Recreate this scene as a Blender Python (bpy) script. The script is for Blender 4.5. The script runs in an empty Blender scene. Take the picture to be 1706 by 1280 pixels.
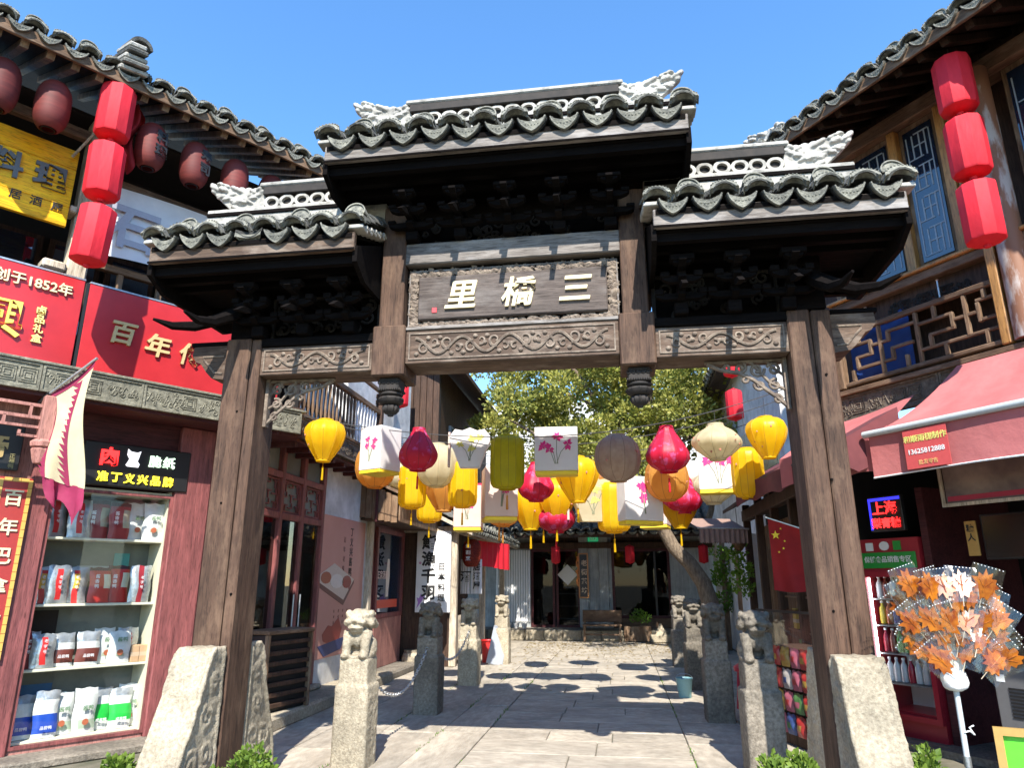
import bpy, math, random
from mathutils import Vector, Matrix
R = math.radians
rng = random.Random(7)
scene = bpy.context.scene
COL = scene.collection

# ---------------------------------------------------------------- camera, sky, sun
cam_data = bpy.data.cameras.new("camera")
cam_data.sensor_width = 36.0
cam_data.sensor_fit = 'HORIZONTAL'
cam_data.lens = 36.0 * 1166.0 / 1706.0
cam_data.clip_start = 0.05
cam_data.clip_end = 2000.0
cam = bpy.data.objects.new("camera", cam_data)
cam.location = (0, 0, 1.6)
cam.rotation_euler = (R(90 + 15.9), 0, R(8.5))
COL.objects.link(cam)
scene.camera = cam

SUN_DIR = Vector((0.16, -0.94, 1.0)).normalized()      # towards the sun: behind the camera, a little right
world = bpy.data.worlds.new("World")
scene.world = world
world.use_nodes = True
wn = world.node_tree
sky = wn.nodes.new('ShaderNodeTexSky')
sky.sky_type = 'NISHITA'
sky.sun_disc = False
sky.sun_elevation = math.asin(SUN_DIR.z)
sky.sun_rotation = math.atan2(SUN_DIR.x, SUN_DIR.y)
sky.air_density = 1.2
sky.dust_density = 0.1
sky.ozone_density = 5.0
bg = wn.nodes['Background']
bg.inputs[1].default_value = 0.15
hs = wn.nodes.new('ShaderNodeHueSaturation')
hs.inputs['Saturation'].default_value = 1.15
wn.links.new(sky.outputs[0], hs.inputs['Color'])
wn.links.new(hs.outputs[0], bg.inputs[0])

sun_data = bpy.data.lights.new("sun", 'SUN')
sun_data.energy = 4.5
sun_data.angle = R(0.55)
sun_data.color = (1.0, 0.94, 0.84)
sun = bpy.data.objects.new("sun", sun_data)
sun.rotation_euler = SUN_DIR.to_track_quat('Z', 'Y').to_euler()
sun.location = (3, -10, 20)
COL.objects.link(sun)

scene.view_settings.view_transform = 'Standard'
scene.view_settings.look = 'None'
scene.view_settings.gamma = 1.0
scene.view_settings.exposure = 1.28
scene.render.engine = 'CYCLES'
scene.cycles.use_denoising = True
scene.cycles.max_bounces = 8
scene.cycles.transparent_max_bounces = 32
scene.cycles.sample_clamp_indirect = 6.0
scene.cycles.caustics_reflective = False
scene.cycles.caustics_refractive = False

# ---------------------------------------------------------------- materials
def _nodes(name):
    m = bpy.data.materials.new(name)
    m.use_nodes = True
    nt = m.node_tree
    return m, nt, nt.nodes['Principled BSDF'], nt.nodes['Material Output']

def _coords(nt, scale, rnd=True):
    tc = nt.nodes.new('ShaderNodeTexCoord')
    mp = nt.nodes.new('ShaderNodeMapping')
    mp.inputs['Scale'].default_value = scale
    nt.links.new(tc.outputs['Object'], mp.inputs['Vector'])
    if rnd:
        oi = nt.nodes.new('ShaderNodeObjectInfo')
        mul = nt.nodes.new('ShaderNodeMath'); mul.operation = 'MULTIPLY'; mul.inputs[1].default_value = 37.0
        nt.links.new(oi.outputs['Random'], mul.inputs[0])
        add = nt.nodes.new('ShaderNodeVectorMath'); add.operation = 'ADD'
        nt.links.new(mp.outputs[0], add.inputs[0]); nt.links.new(mul.outputs[0], add.inputs[1])
        return add.outputs[0]
    return mp.outputs[0]

def _noise(nt, vec, scale, detail=6.0, rough=0.6):
    n = nt.nodes.new('ShaderNodeTexNoise')
    n.inputs['Scale'].default_value = scale
    n.inputs['Detail'].default_value = detail
    n.inputs['Roughness'].default_value = rough
    nt.links.new(vec, n.inputs['Vector'])
    return n.outputs[0]

def _ramp(nt, fac, stops):
    r = nt.nodes.new('ShaderNodeValToRGB')
    cr = r.color_ramp
    while len(cr.elements) < len(stops): cr.elements.new(0.5)
    for e, (p, c) in zip(cr.elements, stops):
        e.position = p; e.color = (c[0], c[1], c[2], 1)
    nt.links.new(fac, r.inputs[0])
    return r.outputs[0]

def _mix(nt, fac, a, b, mode='MIX'):
    m = nt.nodes.new('ShaderNodeMix'); m.data_type = 'RGBA'; m.blend_type = mode
    for sock, v in ((0, fac), (6, a), (7, b)):
        if isinstance(v, (int, float)): m.inputs[sock].default_value = v
        elif isinstance(v, tuple): m.inputs[sock].default_value = (v[0], v[1], v[2], 1)
        else: nt.links.new(v, m.inputs[sock])
    return m.outputs[2]

def mat(name, c1, c2=None, scale=6.0, stretch=(1, 1, 1), rough=0.7, bump=0.0, bscale=40.0, metal=0.0, spec=0.5,
        trans=0.0, emit=0.0, blotch=0.0, rnd=0.0, lo=0.35, hi=0.7, coat=0.0, bdist=0.02):
    """noise-varied surface: c1..c2 fine grain, blotch = large stains, rnd = per-object tint, trans = translucent share"""
    m, nt, b, out = _nodes(name)
    vec = _coords(nt, stretch)
    c2 = c2 or tuple(v * 0.8 for v in c1)
    col = _ramp(nt, _noise(nt, vec, scale), [(lo, c2), (hi, c1)])
    if blotch > 0:
        v2 = _coords(nt, (1, 1, 1))
        bl = _ramp(nt, _noise(nt, v2, 1.7, 4.0), [(0.38, tuple([1 - blotch] * 3)), (0.62, (1.0, 1.0, 1.0))])
        col = _mix(nt, 1.0, col, bl, 'MULTIPLY')
    if rnd > 0:
        oi = nt.nodes.new('ShaderNodeObjectInfo')
        rr = _ramp(nt, oi.outputs['Random'], [(0.0, tuple([1 - rnd] * 3)), (1.0, (1 + rnd, 1 + rnd * 0.95, 1 + rnd * 0.85))])
        col = _mix(nt, 1.0, col, rr, 'MULTIPLY')
    nt.links.new(col, b.inputs['Base Color'])
    b.inputs['Roughness'].default_value = rough
    b.inputs['Metallic'].default_value = metal
    b.inputs['Specular IOR Level'].default_value = spec
    if coat: b.inputs['Coat Weight'].default_value = coat
    if emit:
        nt.links.new(col, b.inputs['Emission Color']); b.inputs['Emission Strength'].default_value = emit
    if bump > 0:
        bp = nt.nodes.new('ShaderNodeBump'); bp.inputs['Strength'].default_value = bump; bp.inputs['Distance'].default_value = bdist
        nt.links.new(_noise(nt, vec, bscale, 5.0), bp.inputs['Height'])
        nt.links.new(bp.outputs[0], b.inputs['Normal'])
    if trans > 0:
        t = nt.nodes.new('ShaderNodeBsdfTranslucent'); nt.links.new(col, t.inputs['Color'])
        mx = nt.nodes.new('ShaderNodeMixShader'); mx.inputs[0].default_value = trans
        nt.links.new(b.outputs[0], mx.inputs[1]); nt.links.new(t.outputs[0], mx.inputs[2])
        nt.links.new(mx.outputs[0], out.inputs['Surface'])
    return m

def wood(name, c1, c2, axis='z', rough=0.75, wear=None, wamt=0.0, spec=0.3):
    """grain streaks along one axis, worn pale patches where wear is given"""
    m, nt, b, out = _nodes(name)
    st = {'x': (1.0, 14, 14), 'y': (14, 1.0, 14), 'z': (14, 14, 1.0)}[axis]
    vec = _coords(nt, st)
    g = _noise(nt, vec, 2.6, 8.0, 0.65)
    col = _ramp(nt, g, [(0.3, c2), (0.52, c1), (0.75, tuple(min(1, v * 1.35) for v in c1))])
    fine = _ramp(nt, _noise(nt, vec, 9.0, 4.0), [(0.34, (0.40, 0.38, 0.36)), (0.47, (1, 1, 1))])
    col = _mix(nt, 0.9, col, fine, 'MULTIPLY')
    big = _ramp(nt, _noise(nt, _coords(nt, tuple(1 + (s - 1) * 0.2 for s in st)), 1.1, 5.0, 0.7), [(0.36, (0.55, 0.54, 0.53)), (0.6, (1.08, 1.06, 1.04))])
    col = _mix(nt, 0.75, col, big, 'MULTIPLY')
    if wear:
        v2 = _coords(nt, tuple(1 + (s - 1) * 0.12 for s in st))
        fac = _ramp(nt, _noise(nt, v2, 2.2, 7.0, 0.7), [(0.5, (0, 0, 0)), (0.68, (wamt, wamt, wamt))])
        col = _mix(nt, fac, col, wear)
    nt.links.new(col, b.inputs['Base Color'])
    b.inputs['Roughness'].default_value = rough
    b.inputs['Specular IOR Level'].default_value = spec
    bp = nt.nodes.new('ShaderNodeBump'); bp.inputs['Strength'].default_value = 0.45; bp.inputs['Distance'].default_value = 0.012
    nt.links.new(g, bp.inputs['Height']); nt.links.new(bp.outputs[0], b.inputs['Normal'])
    return m

def plain(name, c, rough=0.5, metal=0.0, emit=0.0, spec=0.5):
    return mat(name, c, tuple(v * 0.9 for v in c), 30, rough=rough, metal=metal, emit=emit, spec=spec)

def glass(name, tint=(0.9, 0.95, 0.95), alpha=0.85, refl=0.12, rough=0.02, gcol=(1, 1, 1)):
    """thin pane: mostly transparent, mirror-like at a glance"""
    m, nt, b, out = _nodes(name)
    tr = nt.nodes.new('ShaderNodeBsdfTransparent'); tr.inputs[0].default_value = (*tint, 1)
    gl = nt.nodes.new('ShaderNodeBsdfGlossy'); gl.inputs['Roughness'].default_value = rough; gl.inputs['Color'].default_value = (*gcol, 1)
    lw = nt.nodes.new('ShaderNodeLayerWeight'); lw.inputs[0].default_value = 0.5
    pw = nt.nodes.new('ShaderNodeMath'); pw.operation = 'POWER'; pw.inputs[1].default_value = 4.0; nt.links.new(lw.outputs['Facing'], pw.inputs[0])
    ad = nt.nodes.new('ShaderNodeMath'); ad.operation = 'MULTIPLY_ADD'; ad.inputs[1].default_value = 0.8; ad.inputs[2].default_value = 0.035 + refl; ad.use_clamp = True
    nt.links.new(pw.outputs[0], ad.inputs[0])
    mx = nt.nodes.new('ShaderNodeMixShader')
    nt.links.new(ad.outputs[0], mx.inputs[0]); nt.links.new(tr.outputs[0], mx.inputs[1]); nt.links.new(gl.outputs[0], mx.inputs[2])
    nt.links.new(mx.outputs[0], out.inputs['Surface'])
    return m

def leafmat(name, c1, c2, c3):
    m, nt, b, out = _nodes(name)
    tc = nt.nodes.new('ShaderNodeTexCoord')
    n = _noise(nt, tc.outputs['Object'], 1.6, 3.0)
    w = nt.nodes.new('ShaderNodeTexWhiteNoise'); w.noise_dimensions = '3D'
    g = nt.nodes.new('ShaderNodeNewGeometry')
    nt.links.new(g.outputs['Random Per Island'], w.inputs['W']) if 'W' in w.inputs else None
    isl = _ramp(nt, g.outputs['Random Per Island'], [(0.0, c2), (0.5, c1), (1.0, c3)])
    col = _mix(nt, 0.5, isl, _ramp(nt, n, [(0.35, c2), (0.65, c3)]))
    nt.links.new(col, b.inputs['Base Color']); b.inputs['Roughness'].default_value = 0.5; b.inputs['Specular IOR Level'].default_value = 0.35
    t = nt.nodes.new('ShaderNodeBsdfTranslucent'); nt.links.new(col, t.inputs['Color'])
    mx = nt.nodes.new('ShaderNodeMixShader'); mx.inputs[0].default_value = 0.35
    nt.links.new(b.outputs[0], mx.inputs[1]); nt.links.new(t.outputs[0], mx.inputs[2]); nt.links.new(mx.outputs[0], out.inputs['Surface'])
    return m

MT = {}
MT['wood_z'] = wood('gate_wood_upright', (0.088, 0.050, 0.033), (0.038, 0.020, 0.014), 'z', wear=(0.17, 0.105, 0.068), wamt=0.7)
MT['wood_x'] = wood('gate_wood_level', (0.115, 0.076, 0.054), (0.05, 0.031, 0.022), 'x', wear=(0.25, 0.20, 0.16), wamt=0.75)
MT['wood_grey'] = wood('gate_wood_bleached', (0.20, 0.18, 0.165), (0.09, 0.075, 0.068), 'x', wear=(0.34, 0.32, 0.31), wamt=0.8)
MT['wood_dark'] = wood('gate_wood_shade_dark', (0.0065, 0.005, 0.0048), (0.003, 0.0026, 0.0026), 'x', rough=0.9, spec=0.08)  # dark wood taken near black to carry the shade under the roofs
MT['carve'] = mat('carved_wood', (0.27, 0.215, 0.165), (0.085, 0.06, 0.045), 14, rough=0.75, bump=0.3, bscale=60)
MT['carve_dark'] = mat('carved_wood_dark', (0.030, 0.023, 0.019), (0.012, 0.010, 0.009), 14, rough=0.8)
MT['tile_dark'] = mat('tile_edge_shade', (0.030, 0.030, 0.028), (0.015, 0.015, 0.014), 12, rough=0.9)
MT['plaque'] = wood('plaque_wood', (0.105, 0.084, 0.075), (0.055, 0.042, 0.038), 'x', wear=(0.17, 0.15, 0.14), wamt=0.6)
MT['gold'] = mat('cream_gold_paint', (0.78, 0.70, 0.46), (0.62, 0.53, 0.32), 20, rough=0.5)
MT['tile'] = mat('grey_roof_tile', (0.19, 0.19, 0.172), (0.06, 0.062, 0.059), 12, rough=0.85, bump=0.5, bscale=45, blotch=0.35, rnd=0.22)
MT['tile_face'] = mat('tile_face_lichen', (0.30, 0.295, 0.245), (0.11, 0.112, 0.098), 22, rough=0.85, bump=0.6, bscale=60, blotch=0.25, rnd=0.15)
MT['mortar'] = mat('white_ridge_mortar', (0.46, 0.445, 0.405), (0.17, 0.165, 0.15), 9, rough=0.9, bump=0.5, bscale=30, blotch=0.3, lo=0.28, hi=0.5)
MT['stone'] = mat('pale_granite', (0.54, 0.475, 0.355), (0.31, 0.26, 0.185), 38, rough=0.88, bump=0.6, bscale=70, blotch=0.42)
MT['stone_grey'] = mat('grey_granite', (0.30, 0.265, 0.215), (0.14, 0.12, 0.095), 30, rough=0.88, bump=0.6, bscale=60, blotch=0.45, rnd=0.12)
MT['slab'] = mat('paving_stone', (0.47, 0.42, 0.345), (0.32, 0.28, 0.225), 9, rough=0.82, bump=0.45, bscale=45, blotch=0.28, rnd=0.10)
MT['joint'] = mat('paving_joint', (0.17, 0.15, 0.115), (0.08, 0.08, 0.05), 6, rough=0.95)
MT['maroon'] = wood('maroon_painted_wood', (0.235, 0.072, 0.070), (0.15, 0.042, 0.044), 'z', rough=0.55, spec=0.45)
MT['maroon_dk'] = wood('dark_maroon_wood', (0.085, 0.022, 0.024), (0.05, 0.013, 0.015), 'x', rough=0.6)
MT['pinkwood'] = wood('faded_pink_wood', (0.42, 0.20, 0.17), (0.30, 0.13, 0.115), 'z', rough=0.6)
MT['band'] = mat('carved_grey_green_board', (0.30, 0.285, 0.215), (0.13, 0.125, 0.095), 18, rough=0.85, bump=0.5, bscale=40, blotch=0.3)
MT['band_brown'] = mat('carved_brown_board', (0.20, 0.155, 0.115), (0.085, 0.065, 0.05), 16, rough=0.85, bump=0.5, bscale=40, blotch=0.3)
MT['red_sign'] = mat('red_enamel_sign', (0.54, 0.030, 0.036), (0.44, 0.022, 0.028), 2.2, rough=0.36, spec=0.5, blotch=0.14, bump=0.12, bscale=1.6, bdist=0.04)
MT['yellow_sign'] = wood('yellow_plank_sign', (0.92, 0.50, 0.006), (0.80, 0.36, 0.005), 'x', rough=0.5)
MT['white_paint'] = mat('white_board', (0.80, 0.80, 0.80), (0.72, 0.72, 0.73), 4, rough=0.5)
MT['cloth_white'] = mat('white_cloth', (0.80, 0.80, 0.82), (0.70, 0.70, 0.73), 5, rough=0.9, trans=0.15)
MT['plaster'] = mat('white_plaster', (0.74, 0.74, 0.73), (0.54, 0.54, 0.53), 5, rough=0.9, bump=0.3, bscale=12, blotch=0.22)
MT['grey_wall'] = mat('grey_board_wall', (0.42, 0.44, 0.44), (0.30, 0.32, 0.32), 6, stretch=(5, 5, 0.4), rough=0.8, blotch=0.3)
MT['oldwood_z'] = wood('old_brown_wood', (0.20, 0.125, 0.075), (0.10, 0.06, 0.036), 'z', wear=(0.34, 0.26, 0.18), wamt=0.6)
MT['oldwood_x'] = wood('old_brown_wood_level', (0.17, 0.105, 0.065), (0.085, 0.05, 0.032), 'x', wear=(0.28, 0.20, 0.14), wamt=0.6)
MT['palewood'] = wood('bleached_pale_wood', (0.50, 0.43, 0.33), (0.33, 0.27, 0.20), 'z', wear=(0.62, 0.57, 0.48), wamt=0.6)
MT['honeywood'] = wood('varnished_honey_wood', (0.46, 0.24, 0.075), (0.30, 0.14, 0.04), 'z', rough=0.4, spec=0.5)
MT['deepwood'] = wood('deep_brown_wood', (0.075, 0.042, 0.028), (0.038, 0.021, 0.015), 'z', rough=0.7)
MT['soffit'] = wood('dim_eave_boards', (0.034, 0.021, 0.015), (0.018, 0.011, 0.008), 'z', rough=0.85, spec=0.1)  # brown boards darkened in colour to carry the shade beneath the eaves
MT['black'] = plain('black_board', (0.012, 0.012, 0.013), 0.45)
MT['dark_room'] = mat('dark_interior', (0.020, 0.016, 0.015), (0.010, 0.009, 0.008), 3, rough=0.9)  # near-black colour stands in for shade in rooms and upper gallery
MT['ink'] = plain('black_ink', (0.02, 0.02, 0.022), 0.6)
MT['greychar'] = plain('dark_grey_lettering', (0.10, 0.11, 0.12), 0.5)
MT['red_cloth'] = mat('red_lantern_cloth', (0.80, 0.022, 0.045), (0.70, 0.014, 0.032), 5, stretch=(3, 3, 1), rough=0.7, trans=0.22, bump=0.25, bscale=6, blotch=0.12)
MT['red_paper'] = mat('red_paper', (0.22, 0.032, 0.026), (0.14, 0.02, 0.017), 3, stretch=(1, 1, 10), rough=0.65, trans=0.2, blotch=0.3)  # red deepened so the eave's shade sits in the lantern colour
MT['yellow_silk'] = mat('yellow_silk', (0.95, 0.70, 0.02), (0.90, 0.60, 0.012), 7, rough=0.4, trans=0.6)
MT['amber_silk'] = mat('amber_silk', (0.80, 0.44, 0.10), (0.70, 0.36, 0.08), 6, rough=0.55, trans=0.6)
MT['olive_silk'] = mat('olive_yellow_silk', (0.62, 0.56, 0.02), (0.52, 0.46, 0.015), 7, rough=0.5, trans=0.6)
MT['beige_silk'] = mat('beige_silk', (0.62, 0.50, 0.38), (0.48, 0.34, 0.26), 9, rough=0.6, trans=0.55)
MT['cream_silk'] = mat('cream_silk', (0.76, 0.70, 0.50), (0.66, 0.58, 0.38), 9, rough=0.6, trans=0.55)
MT['rose_silk'] = mat('red_flowered_silk', (0.62, 0.015, 0.06), (0.66, 0.10, 0.30), 11, rough=0.5, trans=0.35, lo=0.36, hi=0.46)
MT['lan_white'] = mat('white_lantern_paper', (0.80, 0.78, 0.77), (0.74, 0.71, 0.70), 6, rough=0.7, trans=0.3)
MT['lan_blush'] = mat('blush_lantern_paper', (0.78, 0.62, 0.55), (0.72, 0.55, 0.48), 6, rough=0.7, trans=0.3)
MT['lan_yellow'] = plain('yellow_lantern_base', (0.85, 0.60, 0.03), 0.6)
MT['magenta'] = plain('magenta_petal_print', (0.72, 0.03, 0.22), 0.7)
MT['stem_green'] = plain('grey_green_stem_print', (0.22, 0.25, 0.16), 0.7)
MT['petal_yellow'] = plain('yellow_petal_print', (0.70, 0.62, 0.12), 0.7)
MT['wire'] = plain('dark_wire', (0.06, 0.06, 0.06), 0.5)
MT['steel'] = mat('galvanised_steel', (0.55, 0.56, 0.57), (0.38, 0.39, 0.40), 30, rough=0.42, metal=0.85)
MT['greypipe'] = plain('grey_painted_pipe', (0.46, 0.50, 0.52), 0.35)
MT['awning'] = mat('faded_red_canvas', (0.56, 0.185, 0.18), (0.47, 0.13, 0.13), 2.2, rough=0.85, trans=0.12, blotch=0.18, bump=0.3, bscale=3, bdist=0.05)
MT['awning_dk'] = mat('dark_maroon_canvas', (0.15, 0.035, 0.04), (0.10, 0.02, 0.025), 3, rough=0.85, blotch=0.2)
MT['awning_br'] = mat('brown_fringed_canvas', (0.30, 0.20, 0.16), (0.21, 0.13, 0.105), 6, stretch=(8, 8, 1), rough=0.9)
MT['flag_red'] = mat('red_flag_cloth', (0.33, 0.008, 0.009), (0.24, 0.005, 0.007), 4, rough=0.8, trans=0.15)  # base red darkened to stand for the awning's shade on the flag
MT['flag_yellow'] = plain('yellow_star', (0.85, 0.62, 0.03), 0.7)
MT['flag_cream'] = mat('cream_flag_cloth', (0.74, 0.68, 0.45), (0.62, 0.55, 0.35), 5, rough=0.8, trans=0.3, bump=0.3, bscale=9)
MT['flag_magenta'] = mat('magenta_flag_cloth', (0.36, 0.03, 0.10), (0.27, 0.02, 0.07), 5, rough=0.75, trans=0.25, bump=0.3, bscale=9)
MT['fridge'] = plain('red_fridge_enamel', (0.36, 0.022, 0.035), 0.35)
MT['green_sign'] = plain('green_sign', (0.02, 0.30, 0.045), 0.4)
MT['foam'] = mat('white_foam', (0.82, 0.82, 0.84), (0.74, 0.74, 0.76), 30, rough=0.8, bump=0.3, bscale=60)
MT['glass'] = glass('clear_shop_glass', (.97, .98, .98), refl=0.0)
MT['glass_dk'] = glass('smoky_door_glass', (0.45, 0.43, 0.39), refl=0.03)
MT['glass_far'] = glass('dim_window_glass', (0.35, 0.36, 0.36), refl=-0.02)
MT['wrap'] = glass('clear_wrapper', (0.99, 0.99, 0.98), refl=0.015, rough=0.13, gcol=(.9, .84, .74))
MT['shelf'] = mat('cream_shelf', (0.72, 0.70, 0.54), (0.64, 0.62, 0.47), 4, rough=0.6)
MT['case_back'] = mat('grey_green_case_back', (0.20, 0.22, 0.19), (0.12, 0.13, 0.115), 2.5, rough=0.7)
MT['leaf_tree'] = leafmat('camphor_leaves', (0.28, 0.31, 0.05), (0.075, 0.115, 0.018), (0.54, 0.49, 0.13))
MT['leaf_bush'] = leafmat('shrub_leaves', (0.12, 0.20, 0.025), (0.045, 0.10, 0.012), (0.24, 0.33, 0.05))
MT['leaf_ivy'] = leafmat('ivy_leaves', (0.10, 0.22, 0.02), (0.05, 0.12, 0.012), (0.20, 0.34, 0.04))
MT['leaf_fallen'] = leafmat('fallen_leaves', (0.30, 0.20, 0.07), (0.16, 0.09, 0.03), (0.42, 0.33, 0.10))
MT['bark'] = mat('rough_bark', (0.26, 0.20, 0.14), (0.11, 0.08, 0.055), 9, stretch=(3, 3, 0.8), rough=0.95, bump=0.9, bscale=14, bdist=0.04)
MT['soil'] = mat('planter_soil', (0.10, 0.075, 0.05), (0.05, 0.036, 0.025), 20, rough=1.0)
def amber():
    m, nt, b, out = _nodes('amber_sugar')
    b.inputs['Base Color'].default_value = (0.80, 0.26, 0.012, 1); b.inputs['Roughness'].default_value = 0.32
    n = _noise(nt, _coords(nt, (1, 1, 1)), 14, 4)
    col = _ramp(nt, n, [(0.35, (0.30, 0.05, 0.003)), (0.65, (0.70, 0.23, 0.010))]); nt.links.new(col, b.inputs['Base Color'])
    t = nt.nodes.new('ShaderNodeBsdfTranslucent'); nt.links.new(col, t.inputs['Color'])
    mx = nt.nodes.new('ShaderNodeMixShader'); mx.inputs[0].default_value = 0.4
    nt.links.new(b.outputs[0], mx.inputs[1]); nt.links.new(t.outputs[0], mx.inputs[2]); nt.links.new(mx.outputs[0], out.inputs['Surface'])
    return m
MT['amber'] = amber()
def winglass():
    m, nt, b, out = _nodes('blue_reflecting_window')
    b.inputs['Base Color'].default_value = (0.012, 0.022, 0.045, 1); b.inputs['Roughness'].default_value = 0.03
    b.inputs['IOR'].default_value = 2.1
    bp = nt.nodes.new('ShaderNodeBump'); bp.inputs['Strength'].default_value = 0.12; bp.inputs['Distance'].default_value = 0.05
    nt.links.new(_noise(nt, _coords(nt, (1, 1, 0.6)), 1.6, 2), bp.inputs['Height']); nt.links.new(bp.outputs[0], b.inputs['Normal'])
    return m
MT['win'] = winglass()
_pc = {}
def paint(c, rough=0.5, emit=0.0, metal=0.0):
    k = (tuple(c), rough, emit, metal)
    if k not in _pc: _pc[k] = plain('paint_%d' % len(_pc), tuple(c), rough, metal, emit)
    return _pc[k]

# ---------------------------------------------------------------- mesh building
class MB:
    def __init__(s): s.v = []; s.f = []; s.m = []
    def add(s, v, f, mi=0):
        o = len(s.v); s.v += [tuple(p) for p in v]; s.f += [[i + o for i in q] for q in f]; s.m += [mi] * len(f); return s
    def box(s, x0, x1, y0, y1, z0, z1, mi=0):
        v = [(x, y, z) for z in (z0, z1) for y in (y0, y1) for x in (x0, x1)]
        return s.add(v, [(0, 2, 3, 1), (4, 5, 7, 6), (0, 1, 5, 4), (2, 6, 7, 3), (0, 4, 6, 2), (1, 3, 7, 5)], mi)
    def cbox(s, x0, x1, y0, y1, z0, z1, b=0.01, mi=0):
        X, Y, Zs = (x0, x1), (y0, y1), (z0, z1); v = []; idx = {}
        for i in (0, 1):
            for j in (0, 1):
                for k in (0, 1):
                    sx, sy, sz = (1 - 2 * i), (1 - 2 * j), (1 - 2 * k)
                    for a, p in enumerate(((X[i], Y[j] + sy * b, Zs[k] + sz * b), (X[i] + sx * b, Y[j], Zs[k] + sz * b), (X[i] + sx * b, Y[j] + sy * b, Zs[k]))):
                        idx[i, j, k, a] = len(v); v.append(p)
        g = lambda *t: idx[t]; f = []
        for a in (0, 1):
            f.append([g(a, j, k, 0) for j, k in ((0, 0), (0, 1), (1, 1), (1, 0))])
            f.append([g(i, a, k, 1) for i, k in ((0, 0), (1, 0), (1, 1), (0, 1))])
            f.append([g(i, j, a, 2) for i, j in ((0, 0), (0, 1), (1, 1), (1, 0))])
            for c in (0, 1):
                f.append([g(a, c, 0, 0), g(a, c, 1, 0), g(a, c, 1, 1), g(a, c, 0, 1)])
                f.append([g(a, 0, c, 0), g(a, 1, c, 0), g(a, 1, c, 2), g(a, 0, c, 2)])
                f.append([g(0, a, c, 1), g(1, a, c, 1), g(1, a, c, 2), g(0, a, c, 2)])
                for d in (0, 1): f.append([g(a, c, d, 0), g(a, c, d, 1), g(a, c, d, 2)])
        return s.add(v, f, mi)
    def prism(s, poly, a, b, axis='y', mi=0):
        n = len(poly)
        def P(p, t): return {'y': (p[0], t, p[1]), 'x': (t, p[0], p[1]), 'z': (p[0], p[1], t)}[axis]
        v = [P(p, a) for p in poly] + [P(p, b) for p in poly]
        f = [list(range(n)), list(range(2 * n - 1, n - 1, -1))] + [[i, (i + 1) % n, (i + 1) % n + n, i + n] for i in range(n)]
        return s.add(v, f, mi)
    def tube(s, path, r, n=6, mi=0, closed=False, cap=True):
        P = [Vector(p) for p in path]; L = len(P); rings = []; up = None
        for i in range(L):
            if closed: d = P[(i + 1) % L] - P[i - 1]
            else: d = P[min(i + 1, L - 1)] - P[max(i - 1, 0)]
            if d.length < 1e-9: d = Vector((0, 0, 1))
            d.normalize()
            if up is None:
                up = Vector((0, 0, 1)) if abs(d.z) < 0.9 else Vector((1, 0, 0))
            up = (up - d * up.dot(d))
            if up.length < 1e-6: up = d.orthogonal()
            up.normalize(); sd = d.cross(up)
            rr = r[i] if isinstance(r, (list, tuple)) else r
            rings.append([P[i] + (up * math.cos(2 * math.pi * k / n) + sd * math.sin(2 * math.pi * k / n)) * rr for k in range(n)])
        v = [p for g in rings for p in g]; f = []
        for i in range(L if closed else L - 1):
            a, b = i * n, ((i + 1) % L) * n
            for k in range(n): f.append([a + k, a + (k + 1) % n, b + (k + 1) % n, b + k])
        if cap and not closed: f += [list(range(n))[::-1], [(L - 1) * n + k for k in range(n)]]
        return s.add(v, f, mi)
    def lathe(s, prof, n=16, c=(0, 0, 0), mi=0, mod=None, cap=True, phase=0.0):
        v = []; f = []
        for (r, z) in prof:
            for k in range(n):
                t = 2 * math.pi * (k + phase) / n; rr = r * (mod(t, z) if mod else 1)
                v.append((c[0] + rr * math.cos(t), c[1] + rr * math.sin(t), c[2] + z))
        for i in range(len(prof) - 1):
            for k in range(n): f.append([i * n + k, i * n + (k + 1) % n, (i + 1) * n + (k + 1) % n, (i + 1) * n + k])
        if cap: f += [list(range(n))[::-1], [(len(prof) - 1) * n + k for k in range(n)]]
        return s.add(v, f, mi)
    def ell(s, c, r, n=10, m=7, rot=None, mi=0):
        v = []; f = []
        for i in range(m + 1):
            ph = math.pi * i / m
            for k in range(n):
                t = 2 * math.pi * k / n
                p = Vector((r[0] * math.sin(ph) * math.cos(t), r[1] * math.sin(ph) * math.sin(t), r[2] * math.cos(ph)))
                if rot: p.rotate(rot)
                v.append((c[0] + p.x, c[1] + p.y, c[2] + p.z))
        for i in range(m):
            for k in range(n): f.append([i * n + k, (i + 1) * n + k, (i + 1) * n + (k + 1) % n, i * n + (k + 1) % n])
        return s.add(v, f, mi)
    def grid(s, fn, nu, nv, mi=0):
        v = [fn(i / nu, j / nv) for j in range(nv + 1) for i in range(nu + 1)]
        f = [[j * (nu + 1) + i, j * (nu + 1) + i + 1, (j + 1) * (nu + 1) + i + 1, (j + 1) * (nu + 1) + i] for j in range(nv) for i in range(nu)]
        if callable(mi):
            o = len(s.v); s.add(v, f, 0)
            for q in range(len(f)): s.m[len(s.m) - len(f) + q] = mi(q % nu, q // nu)
            return s
        return s.add(v, f, mi)
    def mesh(s, name, mats, smooth=None):
        me = bpy.data.meshes.new(name); me.from_pydata(s.v, [], s.f)
        for m in (mats if isinstance(mats, (list, tuple)) else [mats]): me.materials.append(MT[m] if isinstance(m, str) else m)
        me.polygons.foreach_set('material_index', s.m)
        if smooth is not None:
            me.polygons.foreach_set('use_smooth', [True] * len(s.f)); me.update()
            me.set_sharp_from_angle(angle=R(smooth))
        me.update()
        return me

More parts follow.
